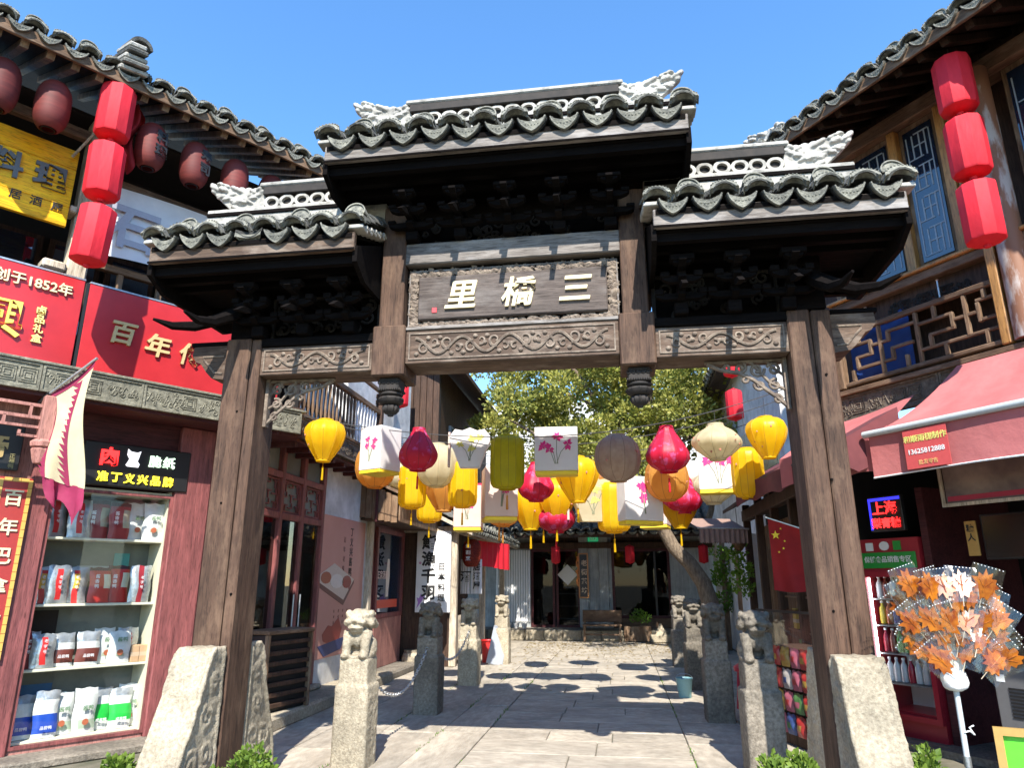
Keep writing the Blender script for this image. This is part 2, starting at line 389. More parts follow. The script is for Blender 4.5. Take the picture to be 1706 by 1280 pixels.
def link(name, data, parent=None, loc=(0, 0, 0), rot=(0, 0, 0), scale=(1, 1, 1)):
    o = bpy.data.objects.new(name, data); COL.objects.link(o)
    o.location = loc; o.rotation_euler = rot; o.scale = scale
    if parent: o.parent = parent
    return o
def part(name, mb, mats, parent=None, smooth=None, loc=(0, 0, 0), rot=(0, 0, 0), label=None, kind=None):
    o = link(name, mb.mesh(name, mats, smooth), parent, loc, rot)
    if label: o['label'] = label
    if kind: o['kind'] = kind
    return o
def tag(o, label, cat, group=None):
    o['label'] = label; o['category'] = cat
    if group: o['group'] = group
    return o
def thing(name, label, cat, loc=(0, 0, 0), rz=0.0, group=None):
    o = link(name, None, None, loc, (0, 0, rz)); o.empty_display_size = 0.1
    return tag(o, label, cat, group)
def structure(o): o['kind'] = 'structure'; return o
def remesh(mb, voxel, name, mats, smooth=3, disp=0.0, dscale=0.05):
    me = mb.mesh(name + '_src', mats); ob = bpy.data.objects.new('tmp', me); COL.objects.link(ob)
    m = ob.modifiers.new('r', 'REMESH'); m.mode = 'VOXEL'; m.voxel_size = voxel; m.use_smooth_shade = True
    if smooth:
        k = ob.modifiers.new('s', 'SMOOTH'); k.iterations = smooth; k.factor = 0.5
    if disp:
        tx = bpy.data.textures.new(name + '_tx', 'CLOUDS'); tx.noise_scale = dscale; tx.noise_depth = 3
        d = ob.modifiers.new('d', 'DISPLACE'); d.texture = tx; d.strength = disp; d.mid_level = 0.5; d.texture_coords = 'LOCAL'
    bpy.context.view_layer.update()
    ev = ob.evaluated_get(bpy.context.evaluated_depsgraph_get())
    out = bpy.data.meshes.new_from_object(ev); out.name = name
    bpy.data.objects.remove(ob); bpy.data.meshes.remove(me)
    return out
_tm = {}
def tmesh(txt, size, ext, m, bold=0.0, shear=0.0):
    """lettering as solid geometry, standing in XZ, facing -y, centred"""
    k = (txt, size, ext, m if isinstance(m, str) else m.name, bold, shear)
    if k in _tm: return _tm[k]
    cu = bpy.data.curves.new('lettering', 'FONT'); cu.body = txt; cu.size = size; cu.extrude = ext; cu.offset = bold * size; cu.shear = shear
    cu.resolution_u = 2
    ob = bpy.data.objects.new('tmp', cu); COL.objects.link(ob); bpy.context.view_layer.update()
    me = bpy.data.meshes.new_from_object(ob.evaluated_get(bpy.context.evaluated_depsgraph_get()))
    bpy.data.objects.remove(ob); bpy.data.curves.remove(cu)
    if len(me.vertices):
        xs = [v.co.x for v in me.vertices]; ys = [v.co.y for v in me.vertices]
        cx, cy = (min(xs) + max(xs)) / 2, (min(ys) + max(ys)) / 2
        for v in me.vertices:
            x, y, z = v.co; v.co = (x - cx, -z, y - cy)
    me.materials.clear(); me.materials.append(MT[m] if isinstance(m, str) else m)
    me.name = 'lettering'; _tm[k] = me
    return me
def text(txt, parent, x, y, z, size, m, ext=0.006, bold=0.012, name='lettering', shear=0.0):
    return link(name, tmesh(txt, size, ext, m, bold, shear), parent, (x, y, z))
def column_text(txt, parent, x, y, ztop, step, size, m, ext=0.004, bold=0.012, name='character', shear=0.0):
    for i, ch in enumerate(txt): text(ch, parent, x, y, ztop - i * step, size, m, ext, bold, name, shear)

S35, C35 = math.sin(R(35)), math.cos(R(35))
def LF(u, off, z=0.0): return (-4.45 - S35 * u + C35 * off, 8.2 - C35 * u - S35 * off, z)
def RF(u, off, z=0.0): return (2.75 + S35 * u - C35 * off, 8.78 - C35 * u - S35 * off, z)
LR, RR = R(55), R(-55)
def spiral(cx, cz, r0, turns, a0, sgn=1, n=14, r1=0.2):
    return [(cx + r0 * (1 - (1 - r1) * t / n) * math.cos(a0 + sgn * turns * 2 * math.pi * t / n), cz + r0 * (1 - (1 - r1) * t / n) * math.sin(a0 + sgn * turns * 2 * math.pi * t / n)) for t in range(n + 1)]
ORD = ['first', 'second', 'third', 'fourth', 'fifth', 'sixth', 'seventh', 'eighth', 'ninth', 'tenth', 'eleventh', 'twelfth', 'thirteenth', 'fourteenth']
# ================================================================ ground
structure(part('ground', MB().grid(lambda a, b: (-400 + 800 * a, -400 + 800 * b, -0.035), 8, 8), 'joint'))
pavement = structure(part('pavement', MB().box(-12, 8, -6, 23.5, -0.30, -0.02), 'joint'))
unit_slab = MB().cbox(-0.5, 0.5, -0.5, 0.5, -0.05, 0.0, 0.008).mesh('slab', 'slab')
def slab(x0, x1, y0, y1):
    g = 0.004
    link('slab', unit_slab, pavement, ((x0 + x1) / 2, (y0 + y1) / 2, rng.uniform(-0.005, 0.003)), (rng.uniform(-.002, .002), rng.uniform(-.002, .002), rng.uniform(-.004, .004)),
         (x1 - x0 - 2 * g, y1 - y0 - 2 * g, 1))
y = 4.2; row = 0
while y < 21.9:
    h = rng.choice((0.5, 0.56, 0.62)); cuts = [-1.55, -0.45 + rng.uniform(-.35, .35), 0.62]
    if row % 3 == 1: cuts = [-1.55, -0.85 + rng.uniform(-.1, .1), -0.1 + rng.uniform(-.1, .1), 0.62]
    for a, b in zip(cuts, cuts[1:]): slab(a, b, y, y + h)
    y += h; row += 1
for x0, x1 in ((-2.06, -1.55), (-2.72, -2.06), (-3.35, -2.72), (-4.0, -3.35), (0.62, 1.32), (1.32, 2.0), (2.0, 2.7)):
    y = 4.2 - rng.uniform(0, .8)
    while y < 21.9:
        l = rng.uniform(1.1, 1.9); slab(x0, x1, y, y + l); y += l
lv = MB()                                                   # fallen leaves on the courtyard
for i in range(900):
    x, yy = rng.uniform(-2.6, 1.6), 20.8 - abs(rng.gauss(0, 2.6)); a = rng.uniform(0, 6.28); s = rng.uniform(.025, .05); z = 0.004 + rng.uniform(0, .012)
    c, d = math.cos(a) * s, math.sin(a) * s
    lv.add([(x - c, yy - d, z), (x + d * .5, yy - c * .5, z + .008), (x + c, yy + d, z + .002), (x - d * .5, yy + c * .5, z + .006)], [(0, 1, 2, 3)])
tag(part('fallen_leaves', lv, 'leaf_fallen', kind='stuff'), 'dry yellow brown leaves scattered over the far courtyard paving', 'leaves')
gm = MB()                                                   # moss and grass tufts in the joints
for i in range(700):
    yy = rng.uniform(6, 14); x = rng.choice((-2.06, -1.55, -2.72, 0.62)) + rng.gauss(0, .012)
    if math.sin(yy * 2.3 + x * 5) < 0.2: continue
    h = rng.uniform(.01, .035); a = rng.uniform(0, 6.28); dx, dy = math.cos(a) * .008, math.sin(a) * .008
    gm.add([(x - dx, yy - dy, -.01), (x + dx, yy + dy, -.01), (x + rng.uniform(-.02, .02), yy + rng.uniform(-.02, .02), h)], [(0, 1, 2)])
tag(part('joint_grass', gm, 'leaf_ivy', kind='stuff'), 'thin green grass growing in the paving joints', 'grass')
# ================================================================ tiled roofs (shared by the gate and the houses)
def arc_pts(w, h, n=7):
    r = (w * w / 4 + h * h) / (2 * h); a = math.asin(min(1, w / 2 / r))
    if h > w / 2: a = math.pi - a
    return [(r * math.sin(-a + 2 * a * i / n), r * math.cos(-a + 2 * a * i / n) - (r - h)) for i in range(n + 1)]
_rows = {}
def tile_row(L, w, h, up):
    k = (round(L, 2), w, h, up)
    if k in _rows: return _rows[k]
    mb = MB(); e = 0.10; n = max(2, int(L / e)); e = L / n; rr = random.Random(int(L * 100) + up)
    for i in range(n):
        y0 = i * e - 0.01; y1 = y0 + e * 1.7; dz0 = 0.016 + rr.uniform(-.004, .006); dx = rr.uniform(-.008, .008); s0 = 1 + rr.uniform(-.04, .04)
        out = arc_pts(w * s0, h); inn = arc_pts(w * s0 * .86, h * .84 if up else h * .84)
        poly = [(p[0], p[1]) for p in out] + [(p[0], p[1]) for p in inn[::-1]]
        if not up: poly = [(p[0], -p[1]) for p in poly]
        m = len(poly); v = [(p[0] + dx, y0, p[1] + dz0) for p in poly] + [(p[0] * .93 + dx, y1, p[1] - .004) for p in poly]
        q = m // 2
        f = [[j, (j + 1) % m, (j + 1) % m + m, j + m] for j in range(m)] + [[j, m - 1 - j, m - 2 - j, j + 1] for j in range(q - 1)]
        mb.add(v, f)
    _rows[k] = mb.mesh('tile_row', 'tile', 50)
    return _rows[k]
def drip_mesh(w, d, name='drip_tile'):
    n = 8; top = [(-w / 2 + w * i / n, -0.30 * d * math.sin(math.pi * i / n)) for i in range(n + 1)]
    bot = []
    for i in range(1, 2 * n):
        t = i / n - 1                                           # 1 .. -1 from right to left
        t = -t
        z = -d * (.62 * max(0, 1 - t * t) ** .66 + .38 * (1 - abs(t)) ** .9)
        bot.append((t * w / 2 * 1.0, min(z, -0.30 * d * math.cos(math.pi * t / 2) - .006)))
    mb = MB().prism(top + bot, -0.016, 0.022, 'y')
    n0 = len(mb.f); mb.prism([(p[0] * 1.05, p[1] * 1.10 - .004) for p in top + bot], .023, .062, 'y', 1)  # dark backing plate stands in for the shadowed edge of the tile
    rim = [(p[0] * .95, -.017, p[1] * .95) for p in [top[-1]] + bot + [top[0]]]
    mb.tube(rim, 0.008, 5)
    for a in range(-2, 3): mb.ell((a * w * .11, -.014, -d * (.52 - .03 * abs(a))), (w * .045, .008, d * .07), 6, 4)
    return mb.mesh(name, ['tile_face', 'tile_dark'], 40)
def cap_mesh(w, h, name='cap_tile'):
    o = arc_pts(w, h, 12); i_ = arc_pts(w * .78, h * .50, 12); o2 = arc_pts(w * .94, h * .80, 12)
    mb = MB().prism(o2 + i_[::-1], -0.03, 0.02, 'y'); mb.prism([(p[0], p[1] * 1.0) for p in o] + [(p[0], p[1]) for p in arc_pts(w * .92, h * .84, 12)[::-1]], -0.022, 0.05, 'y')
    for k in range(1, 10): mb.ell((o[k + 1][0] * .97, -.02, o[k + 1][1] * .93), (.010, .014, .009), 6, 4)
    return mb.mesh(name, 'tile_face', 40)
ARCH = MB().prism(arc_pts(.17, .098, 12), -.016, .0, 'y').prism(arc_pts(.19, .11, 12) + arc_pts(.17, .098, 12)[::-1], -.03, .14, 'y').mesh('arch_tile', 'tile_face', 40)
def tile_slope(parent, x0, x1, ye, ze, yr, zr, pitch, face=0.0, faces=True, broken=(), sag=0.0, drop=0.125):
    """one slope: pan rows, cover rows, cap tiles and drip tiles, each its own piece. face=pi turns it to the back"""
    L = math.hypot(yr - ye, zr - ze); a = math.atan2(zr - ze, yr - ye); n = max(2, round((x1 - x0) / pitch)); p = (x1 - x0) / n
    pan = tile_row(L, round(p * .88, 3), round(p * .22, 3), False); cov = tile_row(L, round(p * .80, 3), round(p * .34, 3), True)
    cs = -1 if face else 1
    def put(name, me, x, y, z, rx, ry=0, rz=0, s=1):
        link(name, me, parent, (x, cs * y, z), (rx, ry, face + rz), (s, s, s))
    dm, cm = drip_mesh(p * .88, drop), cap_mesh(p * .86, p * .44)
    for i in range(n + 1):
        x = x0 + i * p; j = lambda q: rng.uniform(-q, q)
        zz = ze + sag * ((2 * i / n - 1) ** 2)
        if i < n:
            put('pan_tile_row', pan, x + p / 2, ye, zz + .04, a)
            if faces: put('drip_tile', dm, x + p / 2 + j(.006), ye - .02 + j(.006), zz + .045 + j(.006) - (.03 if i in broken else 0), R(12) + j(.05) + (R(62) if i in broken else 0), j(.05), j(.06))
        put('cover_tile_row', cov, x, ye + .01, zz + .06, a)
        if faces and i % 2: put('arch_tile', ARCH, x + j(.01), ye + .12, zz + .135 + (.12) * math.tan(a) + j(.01), R(-10), j(.06), j(.06), p / .27)
        if faces: put('cap_tile', cm, x + j(.006), ye - .01 + j(.008), zz + .085 + j(.006), R(-26) + j(.06), j(.05), j(.07), 1 + j(.03))

# ================================================================ the gate
GX, GY = -0.84, 5.68
gate = thing('memorial_gate', 'dark timber gateway with three tiled roofs and a carved name plaque across the street', 'gateway', (GX, GY, 0))
NAIL = MB().lathe([(.011, -.004), (.009, .006)], 8).mesh('nail_head', 'wood_dark')
for sx in (-1, 1):
    x = 2.405 * sx; mb = MB()
    sp = 0.012 if sx > 0 else 0.07
    mb.cbox(x - .165, x + sp - .004, -.18, .185, 0, 3.71, .012); mb.cbox(x + sp + .004, x + .165, -.176, .18, 0, 3.70, .012)
    o = part('post', mb, 'wood_z', gate)
    for k in range(3): link('nail_head', NAIL, gate, (x + rng.uniform(-.13, .13), -.181, 1.5 + k * .8 + rng.uniform(-.1, .1)), (R(90), 0, 0))
    part('gap_block', MB().cbox(x - .15, x + .15, -.16, .17, 3.712, 4.20, .01), 'wood_dark', gate)  # dark block added to blacken the bright gap above the post
    # bracket end beyond the post
    pr = [(2.572, 3.34), (2.572, 3.66), (2.90, 3.66), (2.91, 3.58), (2.87, 3.52), (2.82, 3.50), (2.76, 3.42), (2.70, 3.36), (2.64, 3.35)]
    mb = MB().prism([(sx * a, b) for a, b in pr], -.15, .15); part('beam_end', mb, 'wood_x', gate)
    mb = MB()
    mb.tube([(sx * a, -.152, b) for a, b in ((2.60, 3.56), (2.80, 3.56), (2.79, 3.53), (2.74, 3.48), (2.68, 3.41), (2.60, 3.40))], .009, 5); part('carved_line', mb, 'carve', gate)
    part('top_plank', MB().cbox(sx * 2.575 if sx > 0 else -2.93, 2.93 if sx > 0 else -2.575, -.16, .16, 3.662, 3.70, .006), 'wood_dark', gate)
# hanging columns with lotus pendants
fin = MB()
fin.cbox(-.105, .105, -.105, .105, -.155, 0, .012)
fin.lathe([(.10, -.155), (.118, -.17), (.118, -.185), (.10, -.20), (.085, -.21)], 20)
fin.lathe([(.075, -.205), (.115, -.215), (.128, -.235), (.118, -.27), (.085, -.295), (.05, -.30)], 32, mod=lambda t, z: 1 + .05 * math.cos(12 * t))
fin.lathe([(.04, -.295), (.075, -.305), (.088, -.33), (.082, -.36), (.055, -.395), (.03, -.41), (.028, -.425), (.008, -.43)], 32, mod=lambda t, z: 1 + .09 * math.cos(12 * t))
for k in range(9):
    for s in (-1, 1):
        fin.ell((-.09 + k * .0225, s * .107, -.135), (.011, .012, .018), 6, 4); fin.ell((s * .107, -.09 + k * .0225, -.135), (.012, .011, .018), 6, 4)
        if k % 2 == 0:
            fin.tube([(a, s * .108, b) for a, b in spiral(-.09 + k * .0225, -.06, .03, 1.2, 0)], .007, 4)
fin_me = fin.mesh('lotus_pendant', 'carve_dark', 40)
for sx in (-1, 1):
    x = 1.055 * sx
    part('hanging_column', MB().cbox(x - .108, x + .108, -.17, .17, 3.75, 4.92, .01), 'wood_z', gate)
    part('column_block', MB().cbox(x - .145, x + .145, -.205, .19, 3.30, 3.752, .012), 'wood_z', gate)
    link('lotus_pendant', fin_me, gate, (x, -.05, 3.30), (0, 0, 0), (.85, .85, .76))
# beams
def border(mb, x0, x1, z0, z1, y, t=.016, d=.012):
    mb.box(x0, x1, y - d, y, z0, z0 + t); mb.box(x0, x1, y - d, y, z1 - t, z1); mb.box(x0, x0 + t, y - d, y, z0 + t, z1 - t); mb.box(x1 - t, x1, y - d, y, z0 + t, z1 - t)
def vine(mb, x0, x1, zc, amp, n, y, r=.0135):
    """running scroll: a wave with curls in each bay, mirrored about the middle"""
    cx = (x0 + x1) / 2; hw = (x1 - x0) / 2
    for s in (-1, 1):
        bay = hw / n
        for i in range(n):
            a = i * bay; up = 1 if i % 2 == 0 else -1
            P = lambda t, z: (cx + s * (a + t * bay), y, zc + up * z)
            mb.tube([P(t / 10, amp * (.75 * math.cos(math.pi * t / 10))) for t in range(11)], r, 5)
            sp = spiral(.62, amp * .28, amp * .62, .95, -1.9, 1, 12, .25)
            mb.tube([P((q[0] - .62) / bay + .62, q[1]) for q in sp], [r * (1.1 - .5 * k / 12) for k in range(13)], 5)
            sp = spiral(.2, -amp * .35, amp * .42, .8, 1.2, 1, 10, .25)
            mb.tube([P((q[0] - .2) / bay + .2, q[1]) for q in sp], [r * (1.0 - .5 * k / 10) for k in range(11)], 5)
            e = mb
            for tx, tz in ((.95, .75), (.45, -.75), (.05, -.1)): e.ell(P(tx, tz * amp), (r * 1.7, r, r * 1.5), 6, 4)
def beam(x0, x1, z0, z1, bays, amp, y=-.18):
    part('carved_beam', MB().cbox(x0, x1, y, .18, z0, z1, .008), 'wood_x', gate)
    mb = MB(); border(mb, x0 + .03, x1 - .03, z0 + .035, z1 - .025, y, .012, .009); part('beam_moulding', mb, 'carve', gate)
    mb = MB(); vine(mb, x0 + .09, x1 - .09, (z0 + z1) / 2 + .005, amp, bays, y - .004); part('scroll_carving', mb, 'carve', gate, 60)
beam(-.91, .91, 3.40, 3.70, 4, .095, -.175)
beam(-2.24, -1.2, 3.36, 3.62, 2, .075, -.16); beam(1.2, 2.24, 3.36, 3.62, 2, .075, -.16)
for s in (-1, 1): part('top_plank', MB().cbox(min(s * 1.18, s * 2.24), max(s * 1.18, s * 2.24), -.18, .18, 3.622, 3.70, .008), 'wood_dark', gate)  # ledge coloured near black to stand for the roof's shadow on it
part('sill_moulding', MB().cbox(-.91, .91, -.19, .185, 3.702, 3.735, .006), 'wood_grey', gate)
# plaque
part('plaque_backing', MB().box(-.95, .95, -.06, .06, 3.737, 4.334), 'wood_dark', gate)
part('plaque_board', MB().cbox(-.83, .83, -.125, -.06, 3.815, 4.225, .012), 'plaque', gate)
for x, ch, sz in ((-.44, '里', .285), (.07, '橋', .285), (.56, '三', .285)): text(ch, gate, x, -.137, 4.03, sz, 'gold', .012, .020, 'character', .18)
part('red_seal', MB().cbox(-.70, -.655, -.131, -.124, 3.875, 3.925, .003), paint((.55, .05, .06)), gate)
lf = MB()
def frame_leaf(x, z):
    a = rng.uniform(0, 6.28); L = rng.uniform(.030, .058); W = L * .5; c, s = math.cos(a), math.sin(a); y = -.075 - rng.uniform(0, .02)
    pts = [(-L, 0, 0), (-L * .2, W, .004), (L * .5, W * .6, .008), (L, 0, -.004), (L * .3, -W, .004), (-L * .4, -W * .7, 0)]
    v = [(x + p[0] * c - p[1] * s, y - p[2], z + p[0] * s + p[1] * c) for p in pts]; vb = [(q[0], q[1] + .02, q[2]) for q in v]
    m = (x, y - .014, z)
    lf.add(v + vb + [m], [[i, (i + 1) % 6, 12] for i in range(6)] + [[i, i + 6, (i + 1) % 6 + 6, (i + 1) % 6] for i in range(6)])
for i in range(210):
    frame_leaf(rng.uniform(-.90, .90), 3.775 + rng.gauss(0, .014)); frame_leaf(rng.uniform(-.90, .90), 4.262 + rng.gauss(0, .012))
for i in range(75):
    for s in (-1, 1): frame_leaf(s * (.875 + rng.gauss(0, .014)), rng.uniform(3.77, 4.28))
part('leaf_carving', lf, 'carve', gate, kind='stuff')
mb = MB(); border(mb, -.922, .922, 3.738, 4.30, -.075, .012, .02); part('plaque_frame', mb, 'wood_grey', gate)
part('lintel', MB().cbox(-.95, .95, -.165, .165, 4.335, 4.54, .01), 'wood_grey', gate)
# pierced corner brackets under the side beams
for s in (-1, 1):
    mb = MB(); X = lambda q: s * (2.235 - q)
    mb.box(*sorted((X(0), X(.03))), -.03, .03, 2.93, 3.36)
    for a, b, r, t, a0, g in ((.10, 3.27, .055, 1.3, .4, 1), (.10, 3.14, .05, 1.3, 2.0, -1), (.09, 3.02, .04, 1.2, 1, 1), (.23, 3.27, .06, 1.4, 3, 1), (.22, 3.14, .045, 1.2, .3, -1), (.36, 3.29, .05, 1.3, 2, 1), (.47, 3.30, .035, 1.2, 0, -1), (.33, 3.19, .035, 1.1, 1, 1)):
        mb.tube([(X(p), 0, q) for p, q in spiral(a, b, r, t, a0, g, 16, .25)], .013, 6)
    mb.tube([(X(a), 0, b) for a, b in ((.02, 2.96), (.10, 3.04), (.17, 3.10), (.27, 3.19), (.38, 3.25), (.52, 3.28), (.62, 3.335))], .018, 6)
    mb.tube([(X(a), 0, b) for a, b in ((.03, 3.10), (.14, 3.16), (.20, 3.24), (.28, 3.34))], .014, 6)
    mb.tube([(X(a), 0, b) for a, b in ((.03, 3.22), (.10, 3.28), (.16, 3.35))], .012, 6)
    mb.tube([(X(.0), 0, 3.345), (X(.64), 0, 3.345)], .016, 6)
    part('corner_bracket', mb, 'carve', gate, 50)
# bracket sets and dark fretwork under the roofs
def bracket(x, z, h, name='bracket_set'):
    mb = MB(); b = .055; k = h / .36
    mb.cbox(x - b, x + b, -.24, -.12, z, z + .09 * k, .008)
    for i, (yy, wx) in enumerate(((.34, .2), (.47, .15), (.58, .07))):
        zz = z + (.09 + .085 * i) * k
        mb.prism([(-yy, zz + .05), (-yy, zz + .03), (-yy + .07, zz), (yy - .07, zz), (yy, zz + .03), (yy, zz + .05)], x - .028, x + .028, 'x')
        mb.prism([(x - wx, zz + .062), (x - wx, zz + .035), (x - wx + .06, zz + .01), (x + wx - .06, zz + .01), (x + wx, zz + .035), (x + wx, zz + .062)], -yy + .06, -yy + .12, 'y')
        for q in (-1, 0, 1): mb.cbox(x + q * wx * .86 - .035, x + q * wx * .86 + .035, -yy + .045, -yy + .135, zz + .052, zz + .09 * k, .006)
    mb.prism([(-.62, z + .10), (-.52, z + .17), (-.40, z + .19), (-.40, z + .15), (-.5, z + .12)], x - .022, x + .022, 'x')
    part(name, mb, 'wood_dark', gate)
for x in (-.88, -.44, 0, .44, .88): bracket(x, 4.545, .34)
for s in (-1, 1):
    for x in (1.42, 1.84, 2.26): bracket(s * x, 3.705, .40)
    mb = MB()
    for k in range(22):
        cx, cz = s * rng.uniform(1.28, 2.16), rng.uniform(3.76, 4.08)
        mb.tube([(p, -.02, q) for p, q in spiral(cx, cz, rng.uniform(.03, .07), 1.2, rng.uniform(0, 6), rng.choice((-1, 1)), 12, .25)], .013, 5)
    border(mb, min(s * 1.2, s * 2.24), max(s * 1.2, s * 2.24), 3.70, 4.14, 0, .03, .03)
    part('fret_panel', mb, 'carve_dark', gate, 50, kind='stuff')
    part('fret_backing', MB().box(min(s * 1.2, s * 2.24), max(s * 1.2, s * 2.24), .02, .05, 3.70, 4.6), 'wood_dark', gate)
    # beak shaped brackets at the post heads
    for (dx, dy) in ((.42, -.55), (.10, -.66)):
        mb = MB(); pts = [(0, 0, 4.02), (.35, .35, 3.84), (.65, .65, 3.72), (.9, .9, 3.68), (1.12, 1.12, 3.70)]
        mb.tube([(s * (2.42 + dx * a), -.15 + dy * b, z) for a, b, z in pts], [.06, .055, .045, .035, .012], 6); part('beak_bracket', mb, 'wood_dark', gate)
mb = MB()
for k in range(40):
    cx, cz = rng.uniform(-.9, .9), rng.uniform(4.57, 4.78)
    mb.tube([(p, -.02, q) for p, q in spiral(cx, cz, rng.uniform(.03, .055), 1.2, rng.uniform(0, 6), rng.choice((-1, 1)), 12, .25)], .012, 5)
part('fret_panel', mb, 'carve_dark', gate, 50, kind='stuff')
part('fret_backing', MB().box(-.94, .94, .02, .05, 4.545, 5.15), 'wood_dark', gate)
# roofs
def ridge_ornament(seed, flip):
    rr = random.Random(seed); mb = MB()
    mb.prism([(0, 0), (.30, .0), (.44, .13), (.58, .27), (.60, .35), (.40, .30), (.22, .27), (0, .25)], -.035, .035, 'y')
    for i in range(70):
        t = rr.random(); x = t * .55; lo = max(0, (x - .28) * .85); hi = .25 + .12 * t * t
        mb.ell((x, rr.choice((-1, 1)) * rr.uniform(.03, .05), rr.uniform(lo + .02, hi)), (rr.uniform(.03, .065), rr.uniform(.018, .03), rr.uniform(.013, .024)), 10, 7, Matrix.Rotation(rr.uniform(-.9, .5), 3, 'Y'))
    for i in range(8):
        t = i / 7; mb.ell((.03 + .55 * t, 0, .25 + .10 * t ** 1.5), (.045, .035, .026), 8, 6, Matrix.Rotation(-.25 - .3 * t, 3, 'Y'))
    me = remesh(mb, .008, 'ridge_ornament', 'mortar', 1, .004, .02)
    if flip:
        for v in me.vertices: v.co.x = -v.co.x
        me.flip_normals()
    return me
orn = {1: ridge_ornament(3, False), -1: ridge_ornament(3, True)}
coin = MB()
o_, i_ = [(.066 * math.cos(2 * math.pi * k / 16), .058 * math.sin(2 * math.pi * k / 16)) for k in range(16)], [(.040 * math.cos(2 * math.pi * k / 16), .036 * math.sin(2 * math.pi * k / 16)) for k in range(16)]
v = [(p[0], -.045, p[1]) for p in o_] + [(p[0], -.045, p[1]) for p in i_] + [(p[0], .045, p[1]) for p in o_] + [(p[0], .045, p[1]) for p in i_]
f = []
for k in range(16):
    n = (k + 1) % 16
    f += [[k, n, n + 16, k + 16], [k + 32, k + 48, n + 48, n + 32], [k, k + 32, n + 32, n], [k + 16, n + 16, n + 48, k + 48]]
coin.add(v, f); coin_me = coin.mesh('ring_tile', 'mortar', 40)
def ridge(parent, x0, x1, z, zt, ends=(1, 1)):
    """white mortar courses, ring tiles under a dark bar and white cap, carved ends"""
    part('ridge_base', MB().cbox(x0, x1, -.085, .085, z, zt - .35, .008), 'mortar', parent)
    part('ridge_dark_line', MB().box(x0 + .01, x1 - .01, -.10, .10, zt - .35, zt - .318), 'wood_dark', parent)  # dark strip between the two mortar courses
    part('ridge_course', MB().cbox(x0, x1, -.08, .08, zt - .318, zt - .27, .008), 'mortar', parent)
    a, b = x0 + (.56 if ends[0] else .02), x1 - (.56 if ends[1] else .02)
    part('ridge_core', MB().box(a, b, -.01, .012, zt - .27, zt - .125), 'carve_dark', parent)
    n = max(3, round((b - a) / .155)); p = (b - a) / n
    for k in range(n): link('ring_tile', coin_me, parent, (a + (k + .5) * p, 0, zt - .205 + rng.uniform(-.005, .005)), (0, rng.uniform(-.25, .25), 0), (p / .128, 1, 1.12))
    part('ridge_bar', MB().cbox(a - .01, b + .01, -.065, .065, zt - .132, zt - .048, .006), 'carve_dark', parent)
    part('ridge_cap', MB().cbox(a - .05, b + .05, -.075, .075, zt - .048, zt, .012), 'mortar', parent)
    for k, s in ((0, -1), (1, 1)):
        if ends[k]: link('ridge_ornament', orn[s], parent, ((b if s > 0 else a), 0, zt - .30))
def gate_roof(x0, x1, ze, zr, zt, broken, ends, rx0, rx1):
    deck = MB(); ye = -.78
    deck.prism([(ye + .02, ze - .02), (0, zr - .04), (-ye - .02, ze - .02), (-ye - .02, ze - .06), (0, zr - .10), (ye + .02, ze - .06)], x0 + .02, x1 - .02, 'x')
    deck.prism([(ye + .09, ze - .18), (-ye - .09, ze - .18), (-ye - .09, ze - .15), (ye + .09, ze - .15)], x0 + .03, x1 - .03, 'x')
    for y in (-.64, -.46, -.28, .28, .46, .64): deck.box(x0 + .02, x1 - .02, y - .03, y + .03, ze - .25, ze - .181)
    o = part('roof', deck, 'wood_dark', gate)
    for s in (-1, 1):
        part('fascia_board', MB().cbox(x0, x1, min(s * (ye + .03), s * (ye + .08)) , max(s * (ye + .03), s * (ye + .08)), ze - .165, ze - .01, .006), 'wood_grey' if zr > 5.5 or x0 > 0 else 'wood_x', o)
        part('edge_strip', MB().box(x0 - .004, x1 + .004, min(s * (ye + .022), s * (ye + .03)), max(s * (ye + .022), s * (ye + .03)), ze - .167, ze - .15), 'wood_dark', o)
    for x in (x0, x1):
        part('barge_board', MB().prism([(ye + .06, ze - .12), (0, zr - .1), (-ye - .06, ze - .12), (-ye - .06, ze - .26), (-.45, ze - .33), (0, zr - .35), (.45, ze - .33), (ye + .06, ze - .26)][:1] + [(0, zr - .1), (-ye - .06, ze - .12), (-ye - .06, ze - .26), (.5, ze - .36), (-.5, ze - .36), (ye + .06, ze - .26)], x - .02, x + .02, 'x'), 'wood_dark', o)
    tile_slope(o, x0 + .03, x1 - .03, ye, ze, -.06, zr, .272, 0.0, True, broken)
    tile_slope(o, x0 + .03, x1 - .03, ye, ze, -.06, zr, .272, math.pi, True)
    ridge(o, rx0, rx1, zr - .02, zt, ends)
    for x in (x0, x1):
        for t in (-1, 1):
            mb = MB()
            for k in range(8): mb.cbox(x - .07, x + .07, min(t * (ye + .02 + k * .105), t * (ye + .15 + k * .105)), max(t * (ye + .02 + k * .105), t * (ye + .15 + k * .105)), ze + .02 + k * (zr - ze) / 8.6, ze + .055 + k * (zr - ze) / 8.6, .006)
            part('verge_mortar', mb, 'mortar', o)
    return o
gate_roof(-1.52, 1.52, 5.22, 5.56, 6.15, (), (1, 1), -1.56, 1.56)
gate_roof(-3.03, -1.20, 4.385, 4.72, 5.37, (3,), (1, 0), -3.0, -1.18)
gate_roof(1.20, 3.03, 4.385, 4.72, 5.34, (), (0, 1), 1.18, 2.96)
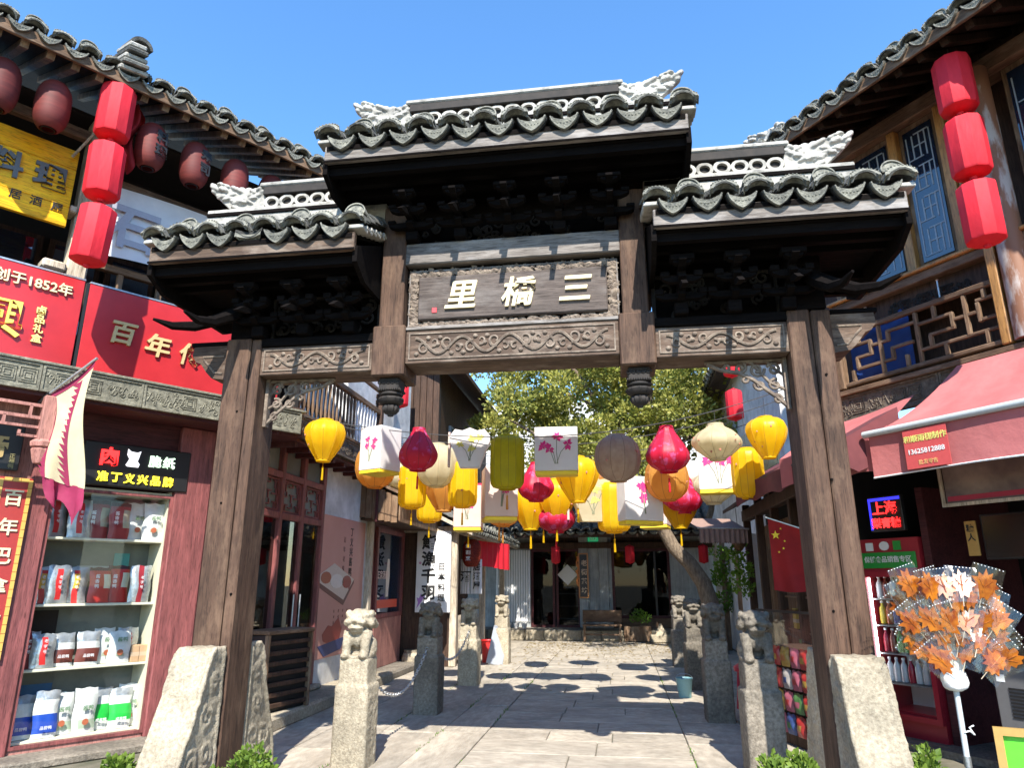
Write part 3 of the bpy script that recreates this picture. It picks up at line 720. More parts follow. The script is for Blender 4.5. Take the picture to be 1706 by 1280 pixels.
# clamping stones at the feet of the posts
def clamp_stone(seed, side):
    mb = MB(); pr = [(0, 0), (0, 1.12), (-.15, 1.12), (-.21, 1.07), (-.26, .94), (-.31, .77), (-.37, .62), (-.44, .48), (-.51, .32), (-.55, .16), (-.56, 0)]
    mb.prism(pr, -.150, .150, 'x'); rr = random.Random(seed)
    for s in (-1, 1):
        mb.tube([(s * .148, a, b) for a, b in pr[2:]], .020, 6)
        mb.tube([(s * .148, -.03, .02), (s * .148, -.03, 1.08)], .018, 6)
        for cy, cz, r0, a0 in ((-.13, .88, .07, 0), (-.18, .64, .09, 2), (-.16, .38, .10, 4), (-.34, .34, .10, 1), (-.32, .12, .1, 3), (-.46, .16, .06, 5)):
            mb.tube([(s * .149, p, q) for p, q in spiral(cy, cz, r0, 1.4, a0, 1, 16, .2)], .017, 5)
    return remesh(mb, .014, 'clamp_stone', 'stone', 1, .022, .07)
for sx in (-1, 1):
    me = clamp_stone(5 + sx, sx)
    link('clamp_stone', me, gate, (sx * 2.405 - .0, -.19, 0))
    link('clamp_stone', me, gate, (sx * 2.405, .195, 0), (0, 0, math.pi))
# ================================================================ lion bollards and chains
def lion_mesh():
    mb = MB()
    mb.ell((0, .05, .16), (.115, .10, .19)); mb.ell((0, -.02, .22), (.105, .09, .13)); mb.cbox(-.13, .13, -.13, .14, -.02, .035, .01)
    for s in (-1, 1):
        mb.tube([(s * .088, -.105, .01), (s * .09, -.10, .12), (s * .085, -.05, .26)], [.042, .044, .06], 8)
        mb.ell((s * .088, -.13, .035), (.045, .05, .035)); mb.ell((s * .105, .05, .10), (.05, .09, .10)); mb.ell((s * .11, .0, .04), (.04, .08, .03))
        mb.ell((s * .052, -.155, .405), (.026, .02, .022)); mb.ell((s * .115, -.03, .43), (.03, .04, .04))
        mb.ell((s * .06, -.15, .355), (.05, .04, .03))
        for k in range(6): mb.ell((s * (.12 - .005 * k), -.05 + .04 * k, .34 + .03 * math.sin(k)), (.035, .035, .04))
    mb.ell((0, -.045, .385), (.125, .115, .095)); mb.ell((0, -.165, .375), (.035, .03, .025))
    mb.ell((0, -.135, .300), (.085, .055, .022)); mb.ell((0, -.10, .27), (.07, .06, .03))
    for i in range(5):
        for k in range(5): mb.ell((-.09 + .045 * i, -.09 + .05 * k, .455 - .018 * abs(i - 2)), (.026, .028, .022))
    return remesh(mb, .0115, 'lion', 'stone', 2, .014, .05)
LION = lion_mesh()
def shaft_mesh():
    mb = MB(); mb.cbox(-.175, .175, -.175, .175, -.05, .70, .018); mb.cbox(-.15, .15, -.15, .15, .69, .925, .014)
    mb.box(-.13, .13, -.178, -.17, .06, .10); mb.box(-.13, .13, -.178, -.17, .60, .64)
    for s in (-1, 1): mb.box(*sorted((s * .13, s * .10)), -.178, -.17, .10, .60)
    for s in (-1, 1):
        for k in range(26): mb.tube([(s * .176, p, q) for p, q in spiral(rng.uniform(-.12, .12), rng.uniform(.06, .64), rng.uniform(.02, .04), 1.1, rng.uniform(0, 6), 1, 8, .3)], .006, 4)
    return remesh(mb, .012, 'shaft', 'stone', 1, .010, .06)
SHAFT = shaft_mesh()
def shade_copy(me):  # stone darkened in colour for the bollards that stand in shade
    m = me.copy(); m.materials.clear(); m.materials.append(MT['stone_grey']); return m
LION2, SHAFT2 = shade_copy(LION), shade_copy(SHAFT)
BY = [6.80, 9.50, 12.15, 15.30]
lab = {(-1, 0): 'pale granite bollard with a seated lion, nearest on the left of the passage', (-1, 1): 'shaded grey lion bollard where the steel chain ends, left side of the passage',
       (-1, 2): 'pale lion bollard in front of the picket fence and red paper lantern', (-1, 3): 'pale lion bollard with a grey board leaning on it, farthest on the left',
       (1, 0): 'shade-darkened granite lion bollard in front of the snack counter, nearest on the right', (1, 1): 'brownish shade-darkened lion bollard behind the light blue bucket, second on the right',
       (1, 2): 'worn lion bollard in front of the leaning tree trunk, third on the right', (1, 3): 'slim grey lion bollard at the far right end of the row'}
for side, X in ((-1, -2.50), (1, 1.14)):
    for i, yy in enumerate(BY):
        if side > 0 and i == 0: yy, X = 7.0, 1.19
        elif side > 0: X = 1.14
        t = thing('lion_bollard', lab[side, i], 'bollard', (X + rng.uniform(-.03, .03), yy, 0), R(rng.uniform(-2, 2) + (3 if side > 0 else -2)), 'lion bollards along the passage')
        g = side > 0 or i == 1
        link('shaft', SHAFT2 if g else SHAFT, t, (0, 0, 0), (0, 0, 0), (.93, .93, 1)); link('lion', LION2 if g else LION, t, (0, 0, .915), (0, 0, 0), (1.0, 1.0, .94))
linkm = MB().tube([(.028 * math.cos(a * math.pi / 5), 0, .018 * math.sin(a * math.pi / 5)) for a in range(10)], .0055, 6, closed=True).mesh('chain_link', 'steel', 60)
def chain(p, q, sag, label, n):
    t = thing('chain', label, 'chain', p, 0, 'chains between the bollards'); P, Q = Vector(p), Vector(q); L = (Q - P)
    pos = lambda s: L * s - Vector((0, 0, sag * 4 * s * (1 - s)))
    for k in range(n):
        s = (k + .5) / n; d = pos(min(1, s + .01)) - pos(max(0, s - .01))
        o = link('chain_link', linkm, t, pos(s)); e = d.to_track_quat('X', 'Z').to_euler(); o.rotation_euler = e
        if k % 2: o.rotation_euler = (d.to_track_quat('X', 'Z') @ Matrix.Rotation(math.pi / 2, 3, 'X').to_quaternion()).to_euler()
chain((-2.50, 6.99, .86), (-2.50, 9.34, .80), .42, 'sagging galvanised steel chain between the two nearest left bollards', 52)
chain((-2.50, 9.68, .80), (-2.50, 11.98, .86), .30, 'rusty chain between the second and third left bollards', 46)

# ================================================================ shrubs
def leaf_cloud(mb, c, rad, n, size, rr, bot=-.3):
    for i in range(n):
        while True:
            p = Vector((rr.uniform(-1, 1), rr.uniform(-1, 1), rr.uniform(bot, 1)))
            if .25 < p.length < 1: break
        p *= (.8 + .35 * rr.random()) if rr.random() < .5 else 1
        x, y, z = c[0] + p.x * rad[0], c[1] + p.y * rad[1], c[2] + p.z * rad[2]
        d = (p + Vector((rr.uniform(-.7, .7), rr.uniform(-.7, .7), rr.uniform(-.2, .9)))).normalized(); s = size * rr.uniform(.6, 1.3)
        sd = d.cross(Vector((rr.uniform(-1, 1), rr.uniform(-1, 1), rr.uniform(-1, 1)))).normalized() * s * .36; up = d.cross(sd).normalized() * s * .12
        a = Vector((x, y, z)); mb.add([a, a + d * s * .5 + sd + up, a + d * s, a + d * s * .5 - sd + up], [(0, 1, 2), (0, 2, 3)])
for (x, y, z, rx, ry, rz, lab_) in ((-2.55, 4.95, .20, .33, .30, .33, 'bright green clipped shrub at the foot of the left gate post'), (-3.55, 5.0, .16, .17, .22, .30, 'small green shrub left of the carved clamp stone by the showcase'),
                                    (.97, 5.0, .26, .24, .25, .33, 'rounded green shrub before the nearest right lion bollard'), (1.86, 5.15, .24, .22, .22, .36, 'low green shrub right of the clamp stone in front of the fridge')):
    t = thing('shrub', lab_, 'shrub', (x, y, 0), 0, 'shrubs at the gate posts'); rr = random.Random(int(x * 100)); mb = MB()
    for k in range(16):
        a = rr.uniform(0, 6.28); q = rr.random() ** .5
        leaf_cloud(mb, (math.cos(a) * rx * q * .75, math.sin(a) * ry * q * .75, z + rr.uniform(-.1, 1) * rz * (1 - .5 * q * q) * .8), (rx * .34, ry * .34, rz * .32), 190, .042, rr, -1)
    part('foliage', mb, 'leaf_bush', t)
    mb = MB()
    for k in range(9):
        a = k * .7; mb.tube([(math.cos(a) * .03, math.sin(a) * .03, 0), (math.cos(a) * rx * .5, math.sin(a) * ry * .5, z + rz * .5)], [.012, .005], 5)
    part('stem', mb, 'bark', t, kind='stuff')

# ================================================================ candy stand
cs = thing('candy_stand', 'grey pole stand with a white foam head for candy before the drinks shop', 'stand', (2.09, 5.2, 0))
part('pole', MB().lathe([(.019, 0), (.019, .45), (.017, .455), (.017, 1.04)], 14, (0, 0, 0)), 'greypipe', cs, 40)
part('pole_joint', MB().lathe([(.022, .50), (.022, .56)], 14), 'steel', cs, 40)
part('base_foot', MB().lathe([(.20, 0), (.20, .02), (.05, .05), (.03, .09)], 18), 'black', cs, 40)
part('pole_tie', MB().tube([(.0, -.02, .70), (.03, -.03, .71), (.05, -.04, .69), (.03, -.03, .73), (.06, -.02, .74)], .005, 5), 'white_paint', cs)
hd = MB(); hd.lathe([(.035, 0), (.058, .015), (.068, .045), (.060, .08), (.052, .10), (.056, .14), (.060, .30), (.045, .50), (.02, .52)], 16)
o = link('foam_head', remesh(hd, .010, 'foam_head', 'foam', 1, .014, .04), cs, (0, 0, .94), (0, 0, 0), (1.2, 1.2, 1.16))
def candy_set(seed):
    rr = random.Random(seed); n = 11; pts = []
    for k in range(2 * n):
        a = math.pi * k / n; r = (.082 if k % 2 == 0 else .060) * rr.uniform(.75, 1.2); pts.append((r * math.cos(a) * .85, r * math.sin(a) * 1.1))
    c = MB().prism(pts, -.006, .006, 'y'); c.tube([(0, -.007, -.05), (0, -.009, .05)], .004, 5)
    for s in (-1, 1): c.tube([(0, -.007, -.02), (s * .035, -.007, .03)], .003, 4)
    w = MB(); W, H = .088, .118
    for s in (-1, 1):
        w.grid(lambda a, b: (-W + 2 * W * a, s * (.016 * math.sin(math.pi * a) * math.sin(math.pi * b) + .004 * math.sin(a * 17 + b * 9) + .001), -H + 2 * H * b), 8, 8)
    e = MB()
    for k in range(9): e.box(-W + .008 + k * .019, -W + .014 + k * .019, -.002, .002, H - .009, H - .005)
    return c.mesh('candy', 'amber', 40), w.mesh('wrapper', 'wrap', 60), e.mesh('wrapper_print', 'white_paint')
CS = [candy_set(i) for i in range(4)]
STICK = MB().lathe([(.0028, -.15), (.0028, -.04)], 6).mesh('stick', 'palewood')
rows = [(1.585, [-.20, -.11, -.03, .06, .18]), (1.53, [-.19, -.07, .03, .12, .22]), (1.47, [-.21, -.10, .02, .15, .24]), (1.40, [-.23, -.13, -.04, .06, .15, .24]), (1.33, [-.20, -.09, .03, .12, .22]), (1.26, [-.17, -.06, .06, .19]), (1.20, [-.10, .15, .24])]
nm = ['topmost', 'second', 'third', 'fourth', 'fifth', 'sixth', 'lowest']
for r, (z, xs) in enumerate(rows):
    for k, x in enumerate(xs):
        dy = -.16 + .03 * (r % 3) + rng.uniform(-.03, .03) + abs(x) * .25; x2 = x + rng.uniform(-.015, .015)
        root = Vector((2.09, 5.2, 1.06)); pos = Vector((2.09 + x2 * 1.16, 5.2 + dy * 1.16, 1.6 + (z - 1.6) * 1.16 + rng.uniform(-.015, .015)))
        c = thing('candy_lollipop', 'amber leaf candy in clear wrapper, %s from left in the %s row' % (ORD[k], nm[r]), 'candy', pos, 0, 'wrapped candies on the stand')
        d = (pos - root); ang = math.atan2(d.x, max(.16, d.z)); c.rotation_euler = (rng.uniform(-.45, .30), ang * 1.05 + rng.uniform(-.15, .15), rng.uniform(-.5, .5))
        cm = CS[rng.randrange(4)]; c.scale = (1.02,) * 3
        link('candy', cm[0], c, (0, 0, 0), (0, 0, 0), (1, 1, 1)); link('wrapper', cm[1], c); link('wrapper_print', cm[2], c); link('stick', STICK, c)
# ================================================================ lanterns strung over the passage
def rib(n, d): return lambda t, z: 1 - d * abs(math.sin(n * t / 2)) ** 6 * 0 + d * (abs(math.cos(n * t / 2)) - 1) * .5
def tassel(mb, z, L, mi):
    mb.tube([(0, 0, z), (0, 0, z - .07)], .003, 5, mi)
    mb.lathe([(.006, z - .07), (.012, z - .085), (.010, z - .10), (.014, z - .07 - L), (.012, z - .075 - L)], 8, (0, 0, 0), mi)
PROF = {'pear': [(.085, .24), (.15, .225), (.215, .175), (.24, .11), (.233, .045), (.20, -.045), (.15, -.13), (.10, -.205), (.082, -.235)],
        'gourd': [(.075, .26), (.08, .235), (.105, .19), (.15, .12), (.20, .04), (.235, -.04), (.23, -.10), (.18, -.17), (.10, -.215), (.095, -.225)],
        'drum': [(.09, .29), (.15, .275), (.18, .24), (.185, .10), (.185, -.10), (.18, -.22), (.15, -.265), (.10, -.275), (.09, -.28)],
        'round': [(.09, .25), (.16, .225), (.225, .15), (.25, .05), (.25, -.05), (.22, -.15), (.16, -.215), (.10, -.245), (.09, -.25)],
        'disc': [(.085, .19), (.10, .165), (.19, .11), (.255, .04), (.265, 0), (.25, -.045), (.18, -.11), (.10, -.165), (.085, -.18)]}
_lm = {}
for _m, _c in (('yellow_silk', (.62, .36, .01)), ('amber_silk', (.45, .2, .04)), ('olive_silk', (.34, .29, .01)), ('beige_silk', (.30, .2, .14)), ('cream_silk', (.45, .38, .22)), ('rose_silk', (.34, .006, .03))): MT['wirecol_' + _m] = plain('wires_' + _m, _c, .6)
def lan_mesh(kind, m):
    k = (kind, m)
    if k in _lm: return _lm[k]
    p = PROF[kind]; P2 = []
    for (r0, z0), (r1, z1) in zip(p, p[1:]): P2 += [(r0, z0), ((r0 + r1) / 2 + .003, (z0 + z1) / 2)]
    P2.append(p[-1]); body = MB().lathe(P2, 40, mod=rib(10 if kind != 'drum' else 14, .17), cap=False)
    rings = [MB().lathe([(r * .99, z - .012), (r * 1.03, z - .012), (r * 1.03, z + .018), (r * .99, z + .018)], 20, cap=False).mesh('ring', m, 40) for r, z in (p[0], p[-1])]
    n_ = 10 if kind != 'drum' else 14; wr_ = MB()
    for q in range(n_):
        t_ = 2 * math.pi * q / n_ ; wr_.tube([(r * 1.004 * math.cos(t_), r * 1.004 * math.sin(t_), z) for r, z in P2], .0028, 4)
    rings.append(wr_.mesh('frame_wires', MT['wirecol_' + m] if 'wirecol_' + m in MT else m))
    _lm[k] = (body.mesh('shade', m, 60), rings); return _lm[k]
def flowers(parent, seed, w, h, y, cols, n=5):
    rr = random.Random(seed)
    st, pt, bl = MB(), MB(), MB()
    for k in range(n):
        x, z = rr.uniform(-w, w) * .5, rr.uniform(-.1, 1) * h * .35
        st.tube([(rr.uniform(-.02, .02), y, -h * .42), (x * .4, y, -h * .1), (x, y, z)], .0035, 4)
        for q in range(6):
            a = q * 1.05 + rr.uniform(-.3, .3); L = rr.uniform(.028, .05) * w / .2
            c, s = math.cos(a), math.sin(a); pt.add([(x, y - .001, z), (x + c * L * .5 - s * L * .3, y - .002, z + s * L * .5 + c * L * .3), (x + c * L, y - .001, z + s * L), (x + c * L * .5 + s * L * .3, y - .002, z + s * L * .5 - c * L * .3)], [(0, 1, 2, 3)])
    part('painted_stems', st, cols[0], parent, kind='stuff'); part('painted_petals', pt, cols[1], parent, kind='stuff')
def lantern(kind, m, pos, size, label, rz=0.0, tas=None, top=None):
    t = thing('lantern', label, 'lantern', pos, rz, 'lanterns strung across the passage'); t.scale = (size,) * 3
    if kind in PROF:
        b, r = lan_mesh(kind, m); link('shade', b, t); link('ring', r[0], t); link('ring', r[1], t); link('frame_wires', r[2], t)['kind'] = 'stuff'; zb = PROF[kind][-1][1]; zt = PROF[kind][0][1]
        if m in ('cream_silk', 'yellow_silk', 'beige_silk', 'amber_silk'):
            sp = MB(); rr = random.Random(int(pos[0] * 100))
            for k in range(26):
                a, z = rr.uniform(0, 6.28), rr.uniform(-.12, .1)
                pr = PROF[kind]; rad = max((r_ * max(0, 1 - abs(z_ - z) / .12) for r_, z_ in pr)) * 1.0 + .006
                sp.ell((rad * math.cos(a), rad * math.sin(a), z), (.012, .012, .008 + .01 * rr.random()), 5, 3)
            part('painted_blossom', sp, paint((.55, .22, .16)), t, kind='stuff')
    elif kind == 'box':
        w, d, h = .20, .20, .30; zb, zt = -h, h
        part('shade', MB().cbox(-w, w, -d, d, -h, h, .006), m, t)
        part('base', MB().cbox(-w * .98, w * .98, -d * .98, d * .98, -h - .05, -h - .002, .008), 'lan_yellow', t)
        flowers(t, int(abs(pos[0]) * 77) + 3, .26, .44, -d - .003, ('stem_green', 'magenta')); zb = -h - .05
    elif kind == 'square':
        w, d, h = .245, .10, .25; zb, zt = -h, h
        part('shade', MB().cbox(-w, w, -d, d, -h, h, .006), m, t)
        part('base', MB().cbox(-w * .98, w * .98, -d * .98, d * .98, -h - .05, -h - .002, .008), 'lan_yellow', t)
        flowers(t, 11 + int(abs(pos[0]) * 50), .34, .42, -d - .003, ('stem_green', 'magenta'), 4); zb = -h - .05
    elif kind == 'fan':
        zb, zt = -.27, .27
        pr = [(-.13, -.27), (.13, -.27), (.20, -.08), (.27, .08), (.27, .16), (.20, .25), (.10, .23), (0, .27), (-.10, .23), (-.20, .25), (-.27, .16), (-.27, .08), (-.20, -.08)]
        part('shade', MB().prism(pr, -.07, .07, 'y'), m, t)
        part('side_panel', MB().prism([(.0, -.25), (.10, -.25), (.14, .0), (.14, .18), (.08, .24), (.0, .22)], -.30, -.275, 'x'), 'lan_blush', t)
        flowers(t, 5, .30, .44, -.074, ('stem_green', 'petal_yellow'), 4)
    if tas:
        mb = MB(); tassel(mb, zb, .15, 0); part('tassel', mb, tas, t, 50)
    if top:
        part('hanger', MB().tube([(0, 0, zt), (0, 0, top)], .003, 4), 'wire', t)
    return t
def at(px, py, Y):
    f = 1166.; P = R(15.9); W = R(8.5); xc, yc = (px - 853) / f, (640 - py) / f
    fw = math.cos(P) - yc * math.sin(P); up = math.sin(P) + yc * math.cos(P)
    rx, ry = xc * math.cos(W) - fw * math.sin(W), xc * math.sin(W) + fw * math.cos(W)
    return (rx * Y / ry, Y, 1.6 + up * Y / ry)
YL = 'yellow_silk'
front = [('pear', YL, 541, 735, 1.12, 0, YL, 'yellow pear lantern with tassel, leftmost on the front string'),
         ('box', 'lan_white', 634, 750, .94, -.45, None, 'white box lantern painted with a pink lotus, front string'),
         ('gourd', 'rose_silk', 697, 752, 1.08, 0, 'red_cloth', 'red flowered onion lantern between the lotus box and the fan lantern'),
         ('fan', 'lan_white', 783, 747, .95, .12, None, 'white fan shaped lantern with yellow flowers'),
         ('drum', 'olive_silk', 845, 772, 1.14, 0, 'amber_silk', 'olive yellow cylinder lantern right of the fan lantern'),
         ('square', 'lan_white', 927, 750, 1.10, .05, None, 'white square lantern painted with a pink orchid'),
         ('round', 'beige_silk', 1029, 764, 1.10, 0, None, 'large round beige lantern with brown blossoms'),
         ('gourd', 'rose_silk', 1112, 752, 1.12, 0, 'red_cloth', 'red flowered onion lantern right of the round beige one'),
         ('disc', 'cream_silk', 1194, 738, 1.12, 0, None, 'flat cream lantern with pink blossoms, front string'),
         ('pear', YL, 1278, 730, 1.02, 0, None, 'yellow pear lantern half hidden by the right gate post')]
mid = [('round', 'amber_silk', 626, 778, 1.05, 0, None, 'amber round lantern behind the lotus box'),
       ('drum', YL, 687, 812, .95, 0, YL, 'yellow cylinder lantern below the left red onion lantern'),
       ('round', 'cream_silk', 728, 776, 1.05, 0, None, 'cream round lantern right of the left red onion lantern'),
       ('drum', YL, 771, 808, 1.0, 0, YL, 'yellow cylinder lantern under the fan lantern'),
       ('box', 'lan_blush', 832, 822, 1.0, .3, 'amber_silk', 'blush paper box lantern below the olive cylinder'),
       ('gourd', 'rose_silk', 893, 806, .95, 0, None, 'red onion lantern low at the left of the orchid lantern'),
       ('pear', YL, 962, 800, 1.12, 0, YL, 'yellow pear lantern just right of the orchid lantern'),
       ('square', 'lan_white', 1066, 832, 1.05, .5, None, 'white square lantern turned aside, below the round beige lantern'),
       ('round', 'amber_silk', 1111, 798, 1.02, 0, None, 'amber round lantern below the right red onion lantern'),
       ('square', 'lan_white', 1197, 783, .98, -.1, None, 'plain white square lantern below the flat cream one'),
       ('drum', YL, 1246, 790, 1.0, 0, None, 'yellow cylinder lantern beside the maroon awning')]
back = [('pear', 'amber_silk', 740, 815, 1.15, 0, None, 'amber pear lantern between two yellow cylinders'),
        ('box', 'lan_blush', 781, 846, .85, .1, YL, 'small blush box lantern below the yellow cylinder'),
        ('round', 'amber_silk', 838, 846, .9, 0, 'amber_silk', 'small amber lantern hanging lowest at centre left'),
        ('pear', YL, 884, 848, 1.05, 0, YL, 'yellow pear lantern under the low red onion lantern'),
        ('pear', YL, 927, 835, 1.05, 0, YL, 'yellow pear lantern below the orchid lantern'),
        ('gourd', 'rose_silk', 926, 856, 1.0, 0, 'red_cloth', 'small red onion lantern lowest below the orchid lantern'),
        ('fan', 'cream_silk', 985, 832, 1.0, .3, None, 'cream fan lantern on the back string'),
        ('drum', YL, 1022, 846, 1.05, 0, YL, 'yellow cylinder lantern on the back string under the round beige one'),
        ('gourd', 'rose_silk', 1136, 824, 1.0, 0, None, 'red onion lantern peeking below the amber round one'),
        ('pear', YL, 1132, 848, .95, 0, YL, 'yellow pear lantern lowest at the right'),
        ('disc', 'cream_silk', 1187, 812, 1.05, 0, None, 'small flat cream lantern on the back string'),
        ('round', 'cream_silk', 1262, 757, 1.0, 0, None, 'cream round lantern behind the yellow pear near the right post')]
far = [
       ('gourd', 'cream_silk', 668, 790, .9, 0, None, 'cream onion lantern half hidden by the left red onion lantern'),
       ('pear', 'amber_silk', 1000, 806, .95, 0, None, 'amber pear lantern left of the turned square lantern'),
       ('disc', 'lan_blush', 1150, 800, .9, 0, None, 'flat pink paper lantern right of the amber round one'),
       ('gourd', 'rose_silk', 800, 838, .85, 0, None, 'small red onion lantern beside the small blush box'),
       ('drum', YL, 716, 838, .85, 0, YL, 'small yellow cylinder lantern on the farthest string at left'),
       ('drum', YL, 905, 842, .9, 0, YL, 'small yellow cylinder between two low yellow pears'),
       ('box', 'lan_blush', 1090, 842, .8, -.2, None, 'small blush box lantern behind the turned white square'),
       ('round', 'cream_silk', 660, 806, .8, 0, None, 'small cream ball lantern low at the far left')]
for Y, rowl, nm_ in ((8.4, front, 'front'), (9.25, mid, 'middle'), (10.75, back, 'back'), (12.4, far, 'farthest')):
    ends = [(-4.1, Y, 3.72 + .10 * (Y - 8.4)), (2.3, Y, 3.92 + .04 * (Y - 8.4))]
    A, B = Vector(ends[0]), Vector(ends[1])
    zc = 3.33 + .06 * (Y - 8.4)
    wz = lambda x: zc + ((A.z - zc) if x < -.9 else (B.z - zc)) * (abs(x + .9) / (3.2)) ** 2
    tag(part('lantern_wire', MB().tube([(A.x + (B.x - A.x) * k / 24, Y, wz(A.x + (B.x - A.x) * k / 24)) for k in range(25)], .006, 5), 'wire'), 'thin %s wire carrying paper lanterns across the passage' % nm_, 'wire', 'lantern wires')
    for i, (kind, m, px, py, size, rz, tas, label) in enumerate(rowl):
        p = at(px, py, Y + (i % 2) * .12); s = size * .1165 * Y
        top = max(.26, (wz(p[0]) - p[2]) / s)
        lantern(kind, m, p, s, label, rz, tas, top)
# ================================================================ left corner building (angled front)
def relief(x0, x1, z0, z1, y, seed, r=.007, dens=1.0):
    """cloud and key-fret relief filling a board"""
    mb = MB(); rr = random.Random(seed); h = z1 - z0; x = x0 + h * .2
    while x < x1 - h * .2:
        if rr.random() < .28:
            for k in range(3):
                q = h * (.36 - .11 * k); mb.tube([(x + a * q, y, (z0 + z1) / 2 + b * q) for a, b in ((-1, -1), (1, -1), (1, 1), (-1, 1), (-1, -.3))], r, 4)
            x += h * .85
        else:
            for k in range(int(4 * dens)):
                cx, cz, q = x + rr.uniform(-.3, .3) * h, rr.uniform(z0 + h * .18, z1 - h * .18), rr.uniform(.10, .2) * h
                mb.tube([(a, y, b) for a, b in spiral(cx, cz, q, 1.1, rr.uniform(0, 6), rr.choice((-1, 1)), 9, .25)], r, 4)
            mb.tube([(x + h * (.5 * k / 6 - .25), y, (z0 + z1) / 2 + h * .25 * math.sin(k * 1.1 + x * 9)) for k in range(7)], r, 4)
            x += h * .5
    return mb
def carved_band(parent, x0, x1, z0, z1, y, m, n, seed, d=.08):
    p = (x1 - x0) / n
    for k in range(n):
        a, b = x0 + k * p + .004, x0 + (k + 1) * p - .004
        o = part('carved_board', MB().cbox(a, b, y, y + d, z0, z1, .006), m, parent)
        f = MB(); border(f, a, b, z0, z1, y, .022, .014); part('board_rim', f, m, o)
        part('carved_relief', relief(a + .05, b - .05, z0 + .035, z1 - .035, y - .002, seed + k), m, o, 60, kind='stuff')
def lattice(parent, x0, x1, z0, z1, y, m, nx=3, nz=3, t=.018, name='lattice_panel', d=.03):
    """frame with stepped key-fret bars"""
    mb = MB(); border(mb, x0, x1, z0, z1, y, t * 1.3, d); w, h = (x1 - x0) / nx, (z1 - z0) / nz
    for i in range(nx):
        for j in range(nz):
            a, c = x0 + i * w, z0 + j * h
            if (i + j) % 2: mb.box(a, a + w * .75, y - d * .8, y - .004, c + h * .5 - t / 2, c + h * .5 + t / 2); mb.box(a + w * .75 - t, a + w * .75, y - d * .7, y - .003, c + h * .5, c + h)
            else: mb.box(a + w * .5 - t / 2, a + w * .5 + t / 2, y - d * .75, y - .005, c, c + h * .8); mb.box(a + w * .25, a + w, y - d * .65, y - .002, c + h * .8 - t, c + h * .8)
    return part(name, mb, m, parent, kind='stuff')
LB = thing('corner_building', 'two storey shop building with red signboards and tiled eave left of the gate', 'building', LF(0, 0), LR)
part('ground_wall', MB().box(-.62, .02, .0, .4, 0, 3.36), 'maroon', LB)
part('pilaster', MB().cbox(-1.0, -.60, -.06, .35, .05, 3.36, .012), 'maroon', LB)
part('pilaster', MB().cbox(-2.40, -2.20, -.06, .35, .05, 3.36, .012), 'maroon', LB)
part('side_wall', MB().box(-7.5, -2.40, .0, .4, 0, 3.36), 'pinkwood', LB)
part('case_floor', MB().cbox(-2.2, -1.0, -.02, .45, .0, .12, .01), 'pinkwood', LB)
part('plinth', MB().cbox(-7.5, .3, -.42, .02, -.02, .06, .015), 'stone_grey', LB)
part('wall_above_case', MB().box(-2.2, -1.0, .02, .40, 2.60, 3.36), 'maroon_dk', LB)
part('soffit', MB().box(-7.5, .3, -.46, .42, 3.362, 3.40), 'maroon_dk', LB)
carved_band(LB, -5.4, .25, 3.40, 3.67, -.50, 'band', 6, 100)
part('floor_ledge', MB().cbox(-7.5, .3, -.53, .5, 3.672, 3.70, .005), 'band', LB)
part('upper_floor', MB().box(-7.5, .3, -.45, 1.6, 3.702, 3.74), 'deepwood', LB)
# upper storey: set back front with windows, coloured near black for the gallery's shade
part('upper_wall', MB().box(-7.5, .3, .75, .85, 3.74, 7.2), 'dark_room', LB)
for k in range(9):
    x = -5.6 + k * .62
    w = part('window', MB().box(x, x + .56, .70, .748, 4.25, 5.5), 'deepwood', LB); part('pane', MB().box(x + .06, x + .50, .69, .70, 4.32, 5.44), 'win', w)
part('gallery_ceiling', MB().box(-7.5, .3, -.3, .75, 6.62, 6.66), 'dark_room', LB)
part('end_wall', MB().box(.24, .30, -.3, .75, 3.74, 6.62), 'dark_room', LB)
for x, m in ((-2.40, 'palewood'), (-4.9, 'palewood'), (-.05, 'deepwood')):
    part('timber_post', MB().cbox(x - .10, x + .10, -.30, -.10, 3.74, 6.62, .02), m, LB)
part('post_bracket', MB().cbox(-2.72, -2.50, -.33, -.12, 4.74, 4.84, .02), 'palewood', LB)
part('post_bracket', MB().cbox(-2.58, -2.50, -.34, -.12, 5.42, 5.50, .015), 'palewood', LB)
part('gallery_beam', MB().cbox(-2.29, .2, -.36, -.26, 5.84, 5.98, .012), 'oldwood_x', LB)
part('gallery_beam', MB().cbox(-7.5, -2.51, -.36, -.26, 6.30, 6.42, .012), 'oldwood_x', LB)
for k in range(5): part('gallery_upright', MB().cbox(-2.0 + .42 * k, -1.94 + .42 * k, -.28, -.22, 3.74, 4.9, .006), 'oldwood_z', LB)
part('rail', MB().cbox(-2.29, .2, -.29, -.21, 4.9, 4.98, .008), 'oldwood_x', LB)
# roof
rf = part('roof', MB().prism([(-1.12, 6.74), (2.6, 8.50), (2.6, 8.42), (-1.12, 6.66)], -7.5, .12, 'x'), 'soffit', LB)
for k in range(34):
    x = -7.3 + k * .22
    part('rafter', MB().prism([(-1.10, 6.655), (.8, 7.555), (.8, 7.475), (-1.06, 6.59)], x - .035, x + .035, 'x'), 'oldwood_z', rf)
part('eave_board', MB().cbox(-7.5, .12, -1.15, -1.115, 6.63, 6.75, .006), 'oldwood_x', rf)
tile_slope(rf, -7.4, .08, -1.15, 6.72, 2.5, 8.45, .245, 0.0, True, (), 0.0, .10)
st = MB()
for k, (w, d, h) in enumerate(((.12, .30, .05), (.10, .26, .05), (.13, .34, .04), (.09, .22, .05), (.11, .30, .05), (.08, .2, .06))):
    st.cbox(-w, w, -d / 2 + .04 * k, d / 2 + .03 * k, sum((.05,) * k), sum((.05,) * k) + h, .01)
